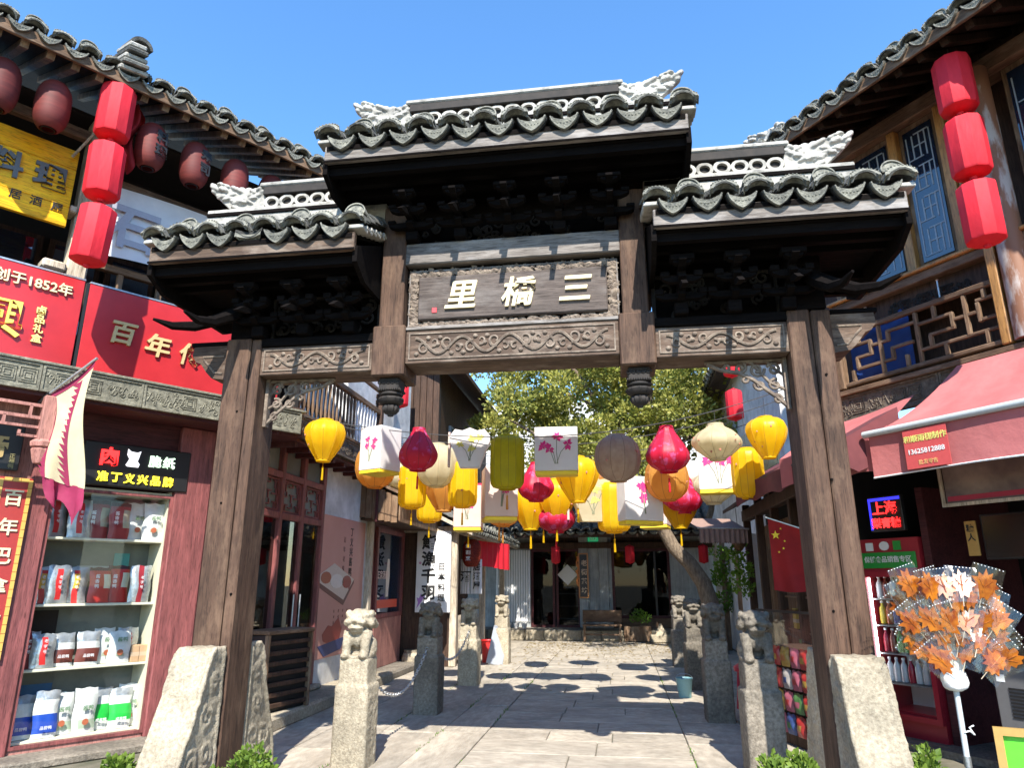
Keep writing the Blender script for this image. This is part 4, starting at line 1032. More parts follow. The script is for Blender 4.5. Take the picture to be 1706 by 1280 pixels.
for k in range(5): part('ridge_end_tile', MB().cbox(-.14 + .015 * k, .14 - .012 * k, -.10 - .04 * (k % 2), .34, .065 * k, .065 * k + .05, .012), 'mortar' if k % 2 == 0 else 'tile', rf, loc=(-2.42, -1.12, 6.80), rot=(R(18), R(-6), 0))
part('ridge_end_tile', MB().prism(arc_pts(.24, .11, 10) + arc_pts(.18, .07, 10)[::-1], -.12, .2, 'y'), 'tile', rf, loc=(-2.40, -1.12, 7.12), rot=(R(15), R(-8), 0))
o = link('hip_ornament', orn[1], rf, (.0, -1.0, 6.84), (0, 0, 0), (.8, 1.2, 1.0))
# showcase
SC = thing('showcase', 'lit glass showcase with four shelves of packed snacks beside the gate', 'showcase', LF(1.6, 0), LR)
part('back_panel', MB().box(-.60, .60, .40, .44, .12, 2.6), 'case_back', SC)
for s in (-1, 1): part('side_panel', MB().box(*sorted((s * .60, s * .57)), .03, .40, .12, 2.6), 'shelf', SC)
part('case_ceiling', MB().box(-.57, .57, .03, .40, 2.52, 2.58), 'shelf', SC)
for z in (.12, .76, 1.37, 2.03): part('shelf', MB().cbox(-.57, .57, .06, .395, z + .002, z + .028, .004), 'shelf', SC)
part('price_card', MB().box(-.55, -.25, .37, .38, 1.05, 1.33), 'dark_room', SC); part('price_card', MB().box(-.52, -.2, .37, .38, .42, .62), paint((.03, .12, .25)), SC)
part('price_card', MB().box(-.15, .32, .37, .385, 1.62, 1.78), paint((.42, .46, .42)), SC); part('price_card', MB().box(.2, .36, .365, .372, 1.64, 1.92), paint((.05, .28, .27)), SC)
fm = MB(); border(fm, -.60, .60, .10, 2.55, -.005, .03, .03); part('frame', fm, 'maroon', SC)
part('pane', MB().grid(lambda a, b: (-.57 + 1.14 * a, .006, .13 + 2.39 * b), 1, 1), 'glass', SC)
_pm = {}
def pouch(w, h, cols, rows, seed):
    """pillow pouch: flat seals, bulged middle, printed bands by row"""
    mb = MB(); rr = random.Random(seed); nu, nv = 8, 10; ph = rr.uniform(0, 6)
    def S(sg):
        def fn(a, b):
            t = (1 - (2 * a - 1) ** 4) * min(1, (1 - b) * 4.5) * (.45 + .55 * min(1, b * 3))
            return (-w / 2 + w * a + .006 * math.sin(9 * b + ph), sg * (.034 * t + .006 * math.sin(7 * a + 5 * b + ph) * t + .001), h * b + .006 * math.sin(11 * a + ph) * (b > .9))
        return fn
    mb.grid(S(-1), nu, nv, lambda i, j: rows(i, j)); mb.grid(S(1), nu, nv, 0)
    return mb.mesh('pouch', cols, 60)
SIL = mat('silver_foil_pouch', (0.60, 0.62, 0.62), (0.30, 0.33, 0.34), 9, rough=.28, metal=.55, bump=.6, bscale=9)
WHT = mat('white_plastic_pouch', (0.74, 0.75, 0.72), (0.55, 0.57, 0.54), 9, rough=.35, bump=.5, bscale=9)
def P_(c): return paint(c, .35)
PT = {'silver_red': ([SIL, P_((.62, .03, .03)), P_((.75, .5, .05))], lambda i, j: (1 if i in (3, 4) and 1 <= j < 9 else 0)),
      'silver_orange': ([SIL, P_((.62, .03, .03)), P_((.80, .42, .03))], lambda i, j: (2 if i in (3, 4) and 4 <= j < 8 else 1 if i in (3, 4) and j < 9 else 0)),
      'silver_maroon': ([SIL, P_((.28, .02, .03))], lambda i, j: (1 if i in (3, 4) else 0)),
      'red': ([P_((.50, .03, .025)), P_((.05, .012, .012)), P_((.66, .66, .50))], lambda i, j: (1 if j >= 9 else 2 if i >= 5 and 4 <= j < 8 else 0)),
      'dark_red': ([P_((.26, .02, .022)), P_((.05, .012, .012)), P_((.40, .38, .27))], lambda i, j: (1 if j >= 9 else 2 if i >= 5 and 3 <= j < 8 else 0)),
      'brown_label': ([SIL, WHT, P_((.17, .045, .035))], lambda i, j: (2 if 1 <= j < 5 else 1 if j < 7 else 0)),
      'white': ([WHT, P_((.45, .50, .38))], lambda i, j: (1 if j == 2 and 2 < i < 6 else 0)),
      'pale_green': ([WHT, P_((.45, .56, .42))], lambda i, j: (1 if j in (1, 2) and i > 1 else 0)),
      'blue_label': ([SIL, WHT, P_((.015, .07, .42))], lambda i, j: (2 if 1 <= j < 5 else 1 if j < 8 else 0)),
      'green_label': ([SIL, WHT, P_((.02, .48, .06))], lambda i, j: (2 if 2 <= j < 6 else 1 if j < 8 else 0))}
DESC = {'silver_red': 'silver snack pouch with a red stripe', 'silver_orange': 'silver snack pouch with a red and orange stripe', 'silver_maroon': 'silver pouch with a maroon stripe', 'red': 'red snack pouch with a cream window',
        'dark_red': 'dark red snack pouch', 'brown_label': 'clear snack pouch with a brown label', 'white': 'plain white snack pouch', 'pale_green': 'white pouch with a pale green mark', 'blue_label': 'snack pouch with a blue label', 'green_label': 'snack pouch with a green label'}
shelves = [(2.06, 'top shelf', .42, [('silver_red', -.47), ('silver_red', -.27), ('dark_red', -.08), ('dark_red', .12), ('white', .31), ('white', .47)]),
           (1.40, 'second shelf', .40, [('silver_orange', -.49), ('silver_red', -.37), ('silver_orange', -.19), ('red', .02), ('red', .22), ('silver_maroon', .42)]),
           (.79, 'third shelf', .36, [('silver_maroon', -.52), ('silver_red', -.40), ('brown_label', -.21), ('brown_label', .0), ('white', .18), ('white', .30), ('silver_red', .40)]),
           (.15, 'bottom shelf', .44, [('blue_label', -.47), ('blue_label', -.28), ('pale_green', -.13), ('pale_green', .06), ('green_label', .23), ('green_label', .40), ('white', .50)])]
for z, sname, h, items in shelves:
    cnt = {}
    for k, (kd, x) in enumerate(items):
        cnt[kd] = cnt.get(kd, 0) + 1; tot = sum(1 for q in items if q[0] == kd)
        lb = DESC[kd] + (', %s such from left' % ORD[cnt[kd] - 1] if tot > 1 else '') + ', %s' % sname
        p = LF(1.6 - x, -.15 + (.05 if k % 2 else -.02), z)
        t = thing('snack_pouch', lb, 'snack bag', p, LR + rng.uniform(-.15, .15), 'snack pouches in the showcase')
        link('pouch', pouch(.21, h * rng.uniform(.88, 1.0), PT[kd][0], PT[kd][1], k + int(z * 10)), t, (0, 0, 0), (R(rng.uniform(-9, -3)), 0, 0))
        if kd.startswith('silver'): column_text('老字号', t, .0, -.052, .26, .05, .035, 'white_paint', .0015, .006, 'print')
        if kd in ('white', 'pale_green'): text('酱鸭', t, .01, -.054, .24, .05, paint((.10, .22, .10)), .0015, .01, 'print'); part('round_mark', MB().prism([(.03 * math.cos(q * .63), .11 + .03 * math.sin(q * .63)) for q in range(10)], -.056, -.05), paint((.45, .12, .05)), t)
        if 'label' in kd: text('成皇鸭' if kd[0] == 'g' else '品尝鸭', t, 0, -.055, .10, .034, 'white_paint', .002, .01, 'print', 0)
        if kd in ('red', 'dark_red'): column_text('酱香鸭', t, -.055, -.055, .27, .05, .045, 'white_paint', .002, .01, 'print')
for k in range(2):
    t = thing('snack_box', 'small tan carton of snacks, %s of two at the right of the third shelf' % ('left' if k == 0 else 'right'), 'box', LF(1.6 - .455 - .085 * k, -.12, .79), LR, 'tan snack cartons')
    part('carton', MB().cbox(-.04, .04, -.05, .05, 0, .17, .004), paint((.56, .36, .20)), t); part('carton_band', MB().box(-.0405, .0405, -.0505, .0505, .06, .10), paint((.60, .45, .30)), t)
# ---- signs on the left front
RS1 = thing('red_shop_sign', 'red signboard with the yellow founding year 1852 at the left edge', 'sign', LF(2.345, .50), LR)
part('panel', MB().cbox(-1.75, 0, 0, .06, 3.69, 4.63, .006), 'red_sign', RS1)
part('top_trim', MB().box(-1.75, 0, -.004, .062, 4.632, 4.65), 'steel', RS1)
text('创于1852年', RS1, -.44, -.014, 4.475, .135, 'gold', .010, .018)
for x, ch in ((-.66, '興'), (-1.15, '义'), (-1.55, '丁')): text(ch, RS1, x, -.016, 4.06, .40, paint((.85, .68, .12)), .012, .02, 'character')
column_text('卤品礼盒', RS1, -.335, -.014, 4.205, .098, .092, paint((.82, .72, .25)), .008, .02)
RS2 = thing('red_shop_sign', 'red signboard with gold brush characters behind the left gate post', 'sign', LF(2.30, .50), LR)
part('panel', MB().cbox(0, 2.2, 0, .06, 3.69, 4.62, .006), 'red_sign', RS2)
part('top_trim', MB().box(0, 2.2, -.004, .062, 4.622, 4.64), 'steel', RS2); part('edge_trim', MB().box(-.03, -.002, 0, .05, 3.69, 4.62), 'black', RS2)
for x, z, ch in ((.39, 4.16, '百'), (.74, 4.11, '年'), (1.11, 4.09, '传')): text(ch, RS2, x, -.016, z, .27, paint((.60, .44, .21)), .012, .022, 'character', .12)
YS = thing('yellow_shop_sign', 'yellow plank signboard with dark raised characters under the left eave', 'sign', LF(2.585, .36), LR)
for k in range(4): part('plank', MB().cbox(-1.6, 0, 0, .05, 5.22 + k * .225, 5.443 + k * .225, .004), 'yellow_sign', YS)
for x, ch in ((-.22, '理'), (-.61, '料'), (-1.05, '本'), (-1.4, '日')): text(ch, YS, x, -.016, 5.71, .30, 'greychar', .014, .035, 'character')
for x, ch in ((-.11, '屋'), (-.30, '酒'), (-.48, '居')): text(ch, YS, x, -.004, 5.40, .115, 'ink', .003, .006, 'character')
WB = thing('white_banner', 'white printed cloth banner on the upper gallery rail', 'banner', LF(2.28, .40), LR)
part('cloth', MB().grid(lambda a, b: (1.95 * a, -.02 - .035 * math.sin(a * 7 + b * 2) * (1 - b), 5.0 + .84 * b + .05 * math.sin(a * 3)), 24, 10), 'cloth_white', WB, 60)
for x, ch in ((.30, '石'), (.92, '烧'), (1.5, '烤')): text(ch, WB, x, -.075, 5.38, .55, paint((.36, .36, .42)), .003, .03, 'character')
LED = thing('lit_sign', 'black box sign with glowing red, white and yellow characters over the showcase', 'sign', LF(1.38, .08), LR)
part('box', MB().cbox(-.60, .50, 0, .08, 2.60, 3.06, .01), 'black', LED)
text('肉', LED, -.36, -.012, 2.91, .20, paint((.95, .02, .02), .5, 2.0), .008, .03, 'character')
pg = MB().prism([(-.05, -.085), (.06, -.085), (.07, -.05), (.045, -.02), (.055, .02), (.06, .05), (.07, .095), (.035, .075), (-.03, .08), (-.065, .105), (-.065, .04), (-.04, .0), (-.05, -.03), (-.07, -.07)], -.012, -.002, 'y')
part('animal_mark', pg, paint((.8, .8, .85), .5, .8), LED, loc=(-.12, 0, 2.91))
text('脆', LED, .11, -.012, 2.91, .135, paint((.62, .85, .62), .5, 1.0), .008, .022, 'character'); text('纸', LED, .26, -.012, 2.91, .135, paint((.62, .85, .62), .5, 1.0), .008, .022, 'character')
for k, ch in enumerate('准丁义兴品牌'): text(ch, LED, -.40 + .135 * k, -.012, 2.695, .112, paint((.95, .75, .03), .5, 1.3), .006, .022, 'character')
CP = thing('couplet_board', 'narrow red couplet board with a yellow brick border on the left pilaster', 'sign', LF(2.53, .09), LR)
part('board', MB().cbox(-.14, .14, 0, .03, .9, 2.60, .004), paint((.36, .035, .03)), CP)
bm = MB()
for k in range(21):
    for s in (-1, 1): part('border_tile', MB().box(*sorted((s * .14, s * .105)), -.006, 0, .905 + k * .08, .98 + k * .08), paint((.66, .40, .09)), CP)
for k in range(3): part('border_tile', MB().box(-.10 + .07 * k, -.035 + .07 * k, -.006, 0, 2.56, 2.597), paint((.66, .40, .09)), CP)
column_text('百年巴拿马金奖', CP, 0, -.008, 2.40, .275, .17, 'gold', .004, .02)
HS = thing('hanging_name_board', 'black name board behind a pink carved lattice at the far left', 'sign', LF(2.72, .12), LR)
part('board', MB().cbox(-.9, .18, 0, .05, 2.66, 3.12, .008), 'black', HS)
text('帝', HS, -.06, -.010, 2.88, .27, paint((.42, .30, .12)), .006, .02, 'character'); column_text('正福鸭', HS, .11, -.008, 2.80, .05, .05, paint((.25, .22, .10)), .002, .01)
PB = thing('hanging_lattice', 'pink carved lattice bracket with a fluted hanging post above the couplet board', 'lattice', LF(2.46, .50), LR)
part('hanging_post', MB().cbox(-.06, .06, -.06, .06, 2.88, 3.36, .01), 'pinkwood', PB)
hb = MB(); hb.lathe([(.05, 2.70), (.062, 2.73), (.085, 2.83), (.07, 2.845), (.095, 2.86), (.10, 2.90), (.07, 2.93)], 28, mod=lambda t, z: 1 + .06 * math.cos(10 * t)); part('fluted_end', hb, 'pinkwood', PB, 40)
lm = MB()
for a, b, c, d in ((-.7, -.06, 3.12, 3.15), (-.7, -.06, 3.03, 3.055), (-.22, -.06, 2.94, 2.965), (-.36, -.335, 3.055, 3.13), (-.7, -.06, 3.24, 3.27), (-.5, -.475, 3.15, 3.25), (-.22, -.195, 2.94, 3.0), (-.16, -.135, 3.15, 3.25)): lm.box(a, b, -.015, .015, c, d)
part('lattice_bars', lm, 'pinkwood', PB, kind='stuff')
# ---- flag on a slanting pole
FL = thing('pennant', 'cream pennant with a magenta flame edge on a slanted pole by the showcase', 'flag', LF(2.50, .5), LR)
a, b = Vector((0, 0, 3.36)), Vector((.27, -.42, 3.72))
part('pole', MB().tube([a, b], .014, 8), 'steel', FL, 60); part('pole_socket', MB().tube([a + Vector((-.03, .08, -.06)), a + Vector((.02, -.03, .03))], .022, 8), 'black', FL, 60)
def flagpt(s, t, sg=0):
    top = a.lerp(b, .03 + .94 * s); low = Vector((.10 + .25 * s, -.10 - .20 * s + .02, 2.40 - .22 * s))
    w = (1 - .25 * t); x = top.lerp(low, t)
    return x + Vector((0.04 * math.sin(6 * t + 3 * s), .05 * math.sin(5 * t + 7 * s) * t, 0))
part('cream_cloth', MB().grid(lambda u, v: flagpt(.06 + .92 * u, .82 * v), 12, 26), 'flag_cream', FL, 70)
ed = MB()
for k in range(16):                                                # flame tongues down the front seam and the outer edge
    for s0, sg, L in ((.62, -1, .20), (.06, -1, .14)):
        t0, t1 = .06 + k * .048, .06 + (k + 1) * .048; n = Vector((0, -.006, 0))
        q = [flagpt(s0 - .02, t0), flagpt(s0 + .05, t0), flagpt(s0 + .05, t1), flagpt(s0 - .02, t1), flagpt(s0 - L * (.8 if k % 2 else 1), max(0, t0 - .02))]
        ed.add([p + n for p in q], [(0, 1, 2, 3), (0, 3, 4)])
part('flame_edge', ed, 'flag_magenta', FL, 70, kind='stuff')
part('magenta_hem', MB().grid(lambda u, v: flagpt(.04 + .96 * u, .82 + .20 * v * (1 + .35 * math.sin(11 * u))) + Vector((.02 * math.sin(12 * u), -.02 + .03 * math.sin(15 * u + 3 * v), 0)), 18, 8), 'flag_magenta', FL, 70)
part('top_hem', MB().grid(lambda u, v: flagpt(.04 + .94 * u, .045 * v) + Vector((0, -.006, 0)), 8, 2), 'flag_magenta', FL, 70)
# ---- red cloth lanterns and paper lanterns under the eave
def red_lantern_parts():
    p = [(.05, .335), (.09, .33), (.165, .29), (.175, .27), (.175, -.27), (.165, -.29), (.09, -.325), (.05, -.33)]
    return MB().lathe(p, 10, cap=True).mesh('shade', 'red_cloth', 30), MB().lathe([(.035, .33), (.035, .36), (.03, .362)], 10).mesh('top_ring', 'red_cloth', 30), MB().lathe([(.03, -.355), (.036, -.33)], 10).mesh('bottom_ring', 'red_cloth', 30)
RLM = red_lantern_parts()
CORD = MB().tube([(0, 0, .36), (0, 0, .46)], .004, 5).mesh('cord', 'wire')
def red_lantern(loc, rz, s, label, group, tilt=0.0):
    t = thing('red_lantern', label, 'lantern', loc, rz, group); t.scale = (s,) * 3; t.rotation_euler = (tilt, tilt * .5, rz)
    for n, m in zip(('shade', 'top_ring', 'bottom_ring'), RLM): link(n, m, t)
    link('cord', CORD, t); return t
for z, w in ((6.35, 'uppermost'), (5.645, 'middle'), (4.93, 'lowest')): red_lantern(LF(2.47, 1.0, z), LR + rng.uniform(-.3, .3), .97, 'red cloth lantern, %s of the three hanging left of the gate' % w, 'red lanterns on the left corner', rng.uniform(-.05, .05))
pl = MB().lathe([(.06, .27), (.11, .255), (.145, .2), (.155, .1), (.157, 0), (.155, -.1), (.145, -.19), (.11, -.25), (.06, -.27)], 24, mod=None, cap=False)
PLM = []
prof = []
for k in range(37):
    z = .27 - .54 * k / 36; r = .157 * (1 - abs(z / .30) ** 3.2) ** .55; prof.append((max(.055, r) + (.004 if k % 2 else 0), z))
PL = (MB().lathe(prof, 24, cap=False).mesh('paper_shade', 'red_paper', 60), MB().lathe([(.057, -.275), (.062, -.275), (.062, -.262), (.057, -.262)], 16, cap=False).mesh('bottom_ring', 'black', 40), MB().lathe([(.057, .262), (.062, .262), (.062, .278), (.057, .278)], 16, cap=False).mesh('top_ring', 'black', 40))
for u, tx, w in ((3.42, '', 'leftmost, cut by the picture edge'), (2.98, '', 'second from the left edge'), (2.03, '料理', 'lettered, right of the red string'), (1.545, '寿司', 'lettered, third before the gate roof'), (1.07, '', 'half hidden behind the gate roof ridge'), (.6, '', 'hidden deepest behind the gate roof')):
    t = thing('paper_lantern', 'shade-darkened red paper lantern under the left eave, %s' % w, 'lantern', LF(u, .8, 6.25), LR + .3, 'paper lanterns under the left eave')
    for n, m in zip(('paper_shade', 'bottom_ring', 'top_ring'), PL): link(n, m, t)
    link('cord', CORD, t, (0, 0, -.09)); column_text(tx, t, .02, -.16, .09, .17, .15, 'ink', .004, .03)
RF_ = thing('red_flag', 'furled red cloth flag on a short pole behind the red lanterns', 'flag', LF(2.38, .62), LR)
part('pole', MB().tube([(-.28, .2, 6.0), (.12, -.42, 6.85)], .014, 8), 'palewood', RF_)
part('cloth', MB().grid(lambda u, v: (.06 + .16 * u + .05 * math.sin(7 * v), -.30 + .2 * u + .06 * math.sin(9 * u + 4 * v), 6.72 - .12 * (1 - u) - .82 * v * (.75 + .25 * math.sin(3 * u))), 14, 16), 'flag_red', RF_, 70)
# ================================================================ left side of the passage
SB = thing('balcony_building', 'maroon shop with a glazed door under a carved balcony on the left of the passage', 'building', (-4.45, 8.2, 0), R(90))
part('step', MB().cbox(-.3, 4.2, -.55, .1, -.02, .15, .03), 'stone', SB)
part('sill_stone', MB().cbox(.1, 2.1, -.16, .1, .15, .22, .025), 'stone', SB)
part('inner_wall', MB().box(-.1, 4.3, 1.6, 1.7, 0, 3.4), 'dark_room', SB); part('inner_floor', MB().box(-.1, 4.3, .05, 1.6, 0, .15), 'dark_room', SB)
for x in (.0, .62, 1.28, 1.98): part('mullion', MB().cbox(x - .045, x + .045, -.05, .06, .15, 3.38, .01), 'maroon', SB)
for z in (2.42, 2.95): part('transom', MB().cbox(-.04, 2.03, -.045, .055, z, z + .09, .01), 'maroon', SB)
part('stall_board', MB().cbox(.045, .575, -.02, .03, .15, .82, .01), 'pinkwood', SB)
part('window_ledge', MB().cbox(.0, .62, -.09, .0, .83, .88, .01), 'shelf', SB)
part('pane', MB().box(.045, .575, .0, .008, .88, 2.42), 'glass_dk', SB)
for x in (.665, 1.325):
    dr = part('door', MB().box(x, x + .57, -.008, .012, .18, 2.42), 'glass_dk', SB)
    part('door_handle', MB().tube([(x + (.52 if x < 1 else .06), -.05, .95), (x + (.52 if x < 1 else .06), -.05, 1.45)], .012, 8), 'steel', dr)
for k in range(3): lattice(SB, .05 + .66 * k, .57 + .66 * k, 2.52, 2.94, .02, 'maroon', 3, 3, .016)
part('lattice_backing', MB().box(.0, 2.0, .03, .05, 2.5, 3.36), 'case_back', SB)
part('wall', MB().box(2.03, 4.12, -.01, .35, 0, 3.36), 'plaster', SB)
part('corner_column', MB().cbox(4.0, 4.16, -.10, .08, .0, 3.3, .02), 'palewood', SB)
lattice(SB, 3.55, 3.95, 2.62, 3.34, -.30, 'maroon_dk', 3, 4, .02, 'hanging_lattice', .04)
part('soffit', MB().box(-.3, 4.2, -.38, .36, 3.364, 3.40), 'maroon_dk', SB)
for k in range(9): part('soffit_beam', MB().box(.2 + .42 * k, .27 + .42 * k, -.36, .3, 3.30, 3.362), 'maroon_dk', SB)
carved_band(SB, .15, 3.45, 3.42, 3.70, -.42, 'band_brown', 3, 300)
part('balcony_floor', MB().cbox(-.2, 3.5, -.45, .6, 3.704, 3.75, .006), 'oldwood_x', SB)
for k in range(22):
    x = .2 + .14 * k; prof_ = [(.022, 3.75), (.02, 3.82), (.034, 3.90), (.022, 4.02), (.018, 4.2), (.028, 4.36), (.02, 4.45)]
    part('baluster', MB().lathe(prof_, 8, (x, -.36, 0)), 'oldwood_z' if k < 15 else 'white_paint', SB, 60)  # last balusters coloured white to look sunlit
part('handrail', MB().cbox(.1, 3.32, -.40, -.31, 4.45, 4.54, .012), 'oldwood_x', SB)
part('upper_rail', MB().cbox(.1, 3.32, -.39, -.33, 4.84, 4.91, .012), 'oldwood_x', SB)
part('newel_post', MB().cbox(3.3, 3.42, -.42, -.29, 3.75, 4.62, .012), 'deepwood', SB)
part('newel_cap', MB().lathe([(.05, 4.62), (.075, 4.65), (.075, 4.72), (.06, 4.74), (.075, 4.77), (.07, 4.83), (.02, 4.85)], 14, (3.36, -.355, 0)), 'deepwood', SB, 40)
part('upper_wall', MB().box(-.2, 7.0, .6, .8, 3.75, 6.6), 'plaster', SB)
part('fire_wall', MB().box(2.6, 6.2, -.05, .598, 3.405, 6.4), 'plaster', SB)
part('fire_wall_face', MB().box(4.17, 6.2, .02, .35, 2.6, 3.404), 'plaster', SB)
red_lantern((-4.15, 12.85, 5.25), 0, 1.0, 'red cloth lantern on the white wall behind the left lotus pendant', 'red lanterns along the passage')
PO = thing('food_poster', 'tall pink food poster with a tray picture on the white wall', 'poster', (-4.43, 10.25, 0), R(90))
part('sheet', MB().cbox(0, 1.85, 0, .02, .52, 2.62, .004), mat('pink_poster', (.56, .27, .22), (.52, .24, .19), 2, rough=.5), PO)
column_text('丁义兴酱鸭', PO, 1.22, -.003, 2.42, .16, .15, 'ink', .001, .012); part('seal', MB().box(1.18, 1.27, -.004, 0, 1.50, 1.63), paint((.35, .03, .03)), PO)
column_text('百年老味', PO, .92, -.003, 2.28, .15, .10, paint((.2, .06, .05)), .001, .0)
for k in range(4): column_text('传承技艺', PO, .65 + .18 * k, -.003, 1.18, .085, .05, paint((.25, .09, .07)), .001, .0)
part('tray_print', MB().prism([(.0, 1.72), (.55, 1.90), (1.42, 1.66), (1.0, 1.34), (.04, 1.60)], -.004, -.001), paint((.62, .50, .42)), PO)
part('tray_side_print', MB().prism([(.04, 1.60), (1.0, 1.34), (1.42, 1.66), (1.42, 1.60), (1.0, 1.26), (.04, 1.53)], -.005, -.0012), paint((.16, .06, .05)), PO)
part('plate_print', MB().prism([(.68 + .27 * math.cos(k * .52), 1.63 + .11 * math.sin(k * .52)) for k in range(12)], -.007, -.0045), paint((.70, .62, .56)), PO)
part('duck_print', MB().prism([(.25 + .20 * math.cos(k * .52), 1.68 + .09 * math.sin(k * .52)) for k in range(12)], -.007, -.0045), paint((.36, .10, .05)), PO)
part('meat_print', MB().prism([(1.1 + .2 * math.cos(k * .52), 1.62 + .10 * math.sin(k * .52)) for k in range(12)], -.007, -.0045), paint((.30, .05, .04)), PO)
part('duck_print', MB().prism([(.25, .86), (.45, .98), (.6, .96), (.85, 1.08), (1.0, .9), (.9, .72), (.55, .70), (.3, .76)], -.004, -.001), paint((.32, .05, .04)), PO)
part('dish_print', MB().prism([(.1, .70), (1.2, .78), (1.0, .60), (.35, .54)], -.005, -.0012), paint((.03, .05, .16)), PO)
AC = thing('air_conditioner', 'dark slatted air conditioner cage on the step behind the left gate post', 'air conditioner', (-4.05, 8.55, .15), R(75))
part('case', MB().cbox(-.38, .38, -.02, .28, 0, .86, .01), 'black', AC); part('top_plate', MB().cbox(-.41, .41, -.09, .30, .862, .91, .008), 'oldwood_x', AC)
for k in range(7): part('slat', MB().cbox(-.36, .36, -.07, -.03, .05 + .115 * k, .10 + .115 * k, .006), 'deepwood', AC)
for s in (-1, 1): part('side_rail', MB().cbox(s * .385 - .02, s * .385 + .02, -.08, -.02, 0, .86, .006), 'oldwood_z', AC)
# second shop: pink window under a plank canopy
S2 = thing('pink_shop_front', 'low shop front with a pink framed window under a plank canopy', 'building', (-4.45, 12.4, 0), R(90))
part('wall', MB().box(.0, 2.1, .0, .3, 0, 3.0), 'maroon', S2)
part('lower_panel', MB().cbox(.3, 1.95, -.05, .0, .12, .98, .01), 'pinkwood', S2)
fm = MB(); border(fm, .3, 1.95, .98, 2.60, -.01, .08, .05); part('window_frame', fm, 'maroon', S2)
part('pane', MB().box(.38, 1.87, -.015, -.008, 1.06, 2.52), 'win', S2)
part('window_sticker', MB().box(.5, 1.7, -.022, -.017, 1.15, 1.3), paint((.62, .07, .03)), S2)
part('window_sticker', MB().prism([(.98, 1.35), (1.12, 1.35), (1.18, 1.75), (1.14, 2.05), (1.02, 2.05), (.96, 1.75)], -.022, -.017), paint((.62, .55, .5)), S2)
text('正宗汤圆', S2, .75, -.022, 1.75, .16, paint((.7, .5, .45)), .001, .01)
for k in range(22): part('canopy_plank', MB().cbox(-.55 + .135 * k, -.42 + .135 * k, -.72, -.69, 2.62, 3.08, .006), 'oldwood_z', S2)
for k in range(6): part('canopy_end_plank', MB().cbox(-.60, -.565, -.68 + .115 * k, -.57 + .115 * k, 2.60 + .02 * k, 3.08 + .05 * k, .006), 'oldwood_z', S2)
part('canopy_roof', MB().prism([(-.78, 3.06), (.05, 3.42), (.05, 3.47), (-.78, 3.11)], -.65, 2.5, 'x'), 'oldwood_x', S2)
part('canopy_soffit', MB().box(-.55, 2.45, -.68, .0, 2.66, 2.69), 'deepwood', S2)
part('step', MB().cbox(-.2, 2.3, -.5, .0, -.02, .12, .03), 'stone_grey', S2)
t = thing('stone_pot', 'small round stone pot beside the pink shop door', 'pot', (-4.15, 14.3, .0)); part('pot', MB().lathe([(.10, 0), (.17, .08), (.19, .18), (.15, .28), (.11, .30)], 16), 'stone', t, 50); part('pot_rim', MB().lathe([(.115, .29), (.14, .29), (.14, .33), (.115, .33)], 16, cap=False), 'stone', t, 50)
SS = thing('sushi_sign', 'white upright sign with large black brush characters beside the timber post', 'sign', (-3.79, 14.44, 0))
part('panel', MB().cbox(-.36, .36, 0, .05, 1.03, 2.64, .005), 'white_paint', SS)
column_text('鮨漁千羽', SS, -.10, -.006, 2.42, .335, .30, 'ink', .003, .035); column_text('日本料理', SS, .18, -.006, 1.93, .205, .16, 'ink', .003, .012)
part('iris_print', MB().prism([(-.33, 1.10), (-.22, 1.25), (-.16, 1.36), (-.21, 1.34), (-.24, 1.40), (-.28, 1.30), (-.33, 1.32), (-.30, 1.22)], -.004, -.001), paint((.42, .20, .55)), SS)
part('blossom_print', MB().prism([(-.28 + .03 * math.cos(k * 1.256), 2.0 + .03 * math.sin(k * 1.256)) for k in range(5)], -.004, -.001), paint((.62, .30, .45)), SS)
HT = thing('timber_stall', 'weathered timber stall with a sloping tiled roof beside the passage', 'stall', (-4.45, 14.5, 0), R(90))
part('boards', MB().box(.12, 6.5, .0, .2, 0, 3.0), 'deepwood', HT)
part('front_wall', MB().box(.06, .12, -.98, .0, 0, 2.62), 'deepwood', HT)
for x, y in ((.12, -1.06), (3.2, -1.06), (6.2, -1.06)): part('stall_post', MB().cbox(x - .07, x + .07, y - .07, y + .07, 0, 2.75, .01), 'palewood', HT)
part('tie_beam', MB().cbox(-.05, .05, -1.05, .0, 2.62, 2.74, .01), 'palewood', HT)
part('eave_beam', MB().cbox(.0, 6.4, -1.12, -1.02, 2.62, 2.72, .01), 'palewood', HT)
hr = part('roof', MB().prism([(-1.5, 2.62), (.1, 3.40), (.1, 3.32), (-1.5, 2.54)], -.25, 6.5, 'x'), 'palewood', HT)
tile_slope(hr, -.2, 6.45, -1.52, 2.62, .05, 3.38, .26, 0.0, True, (), 0, .08)
for k in range(9): part('picket', MB().cbox(.2 + .12 * k, .26 + .12 * k, -1.08, -1.05, .08, .95, .006), 'palewood', HT)
part('picket_rail', MB().cbox(.15, 1.25, -1.045, -1.015, .62, .68, .005), 'palewood', HT); part('picket_rail', MB().cbox(.15, 1.25, -1.045, -1.015, .20, .26, .005), 'palewood', HT)
UW = thing('plank_house', 'tall dark plank house rising behind the white wall', 'building', (-4.6, 15.3, 0), R(90))
part('wall', MB().box(0, 6.0, .9, 1.1, 3.0, 7.2), 'deepwood', UW)
for k in range(12): part('plank', MB().cbox(-.06, -.01, -.62 + .155 * k, -.475 + .155 * k, 3.5, 6.6, .008), 'deepwood', UW)
part('gable_wall', MB().box(-.008, .1, -.62, 1.25, 3.2, 6.6), 'dark_room', UW)
part('upper_wall', MB().box(.1, 6.0, -.60, .9, 3.4, 6.55), 'deepwood', UW)
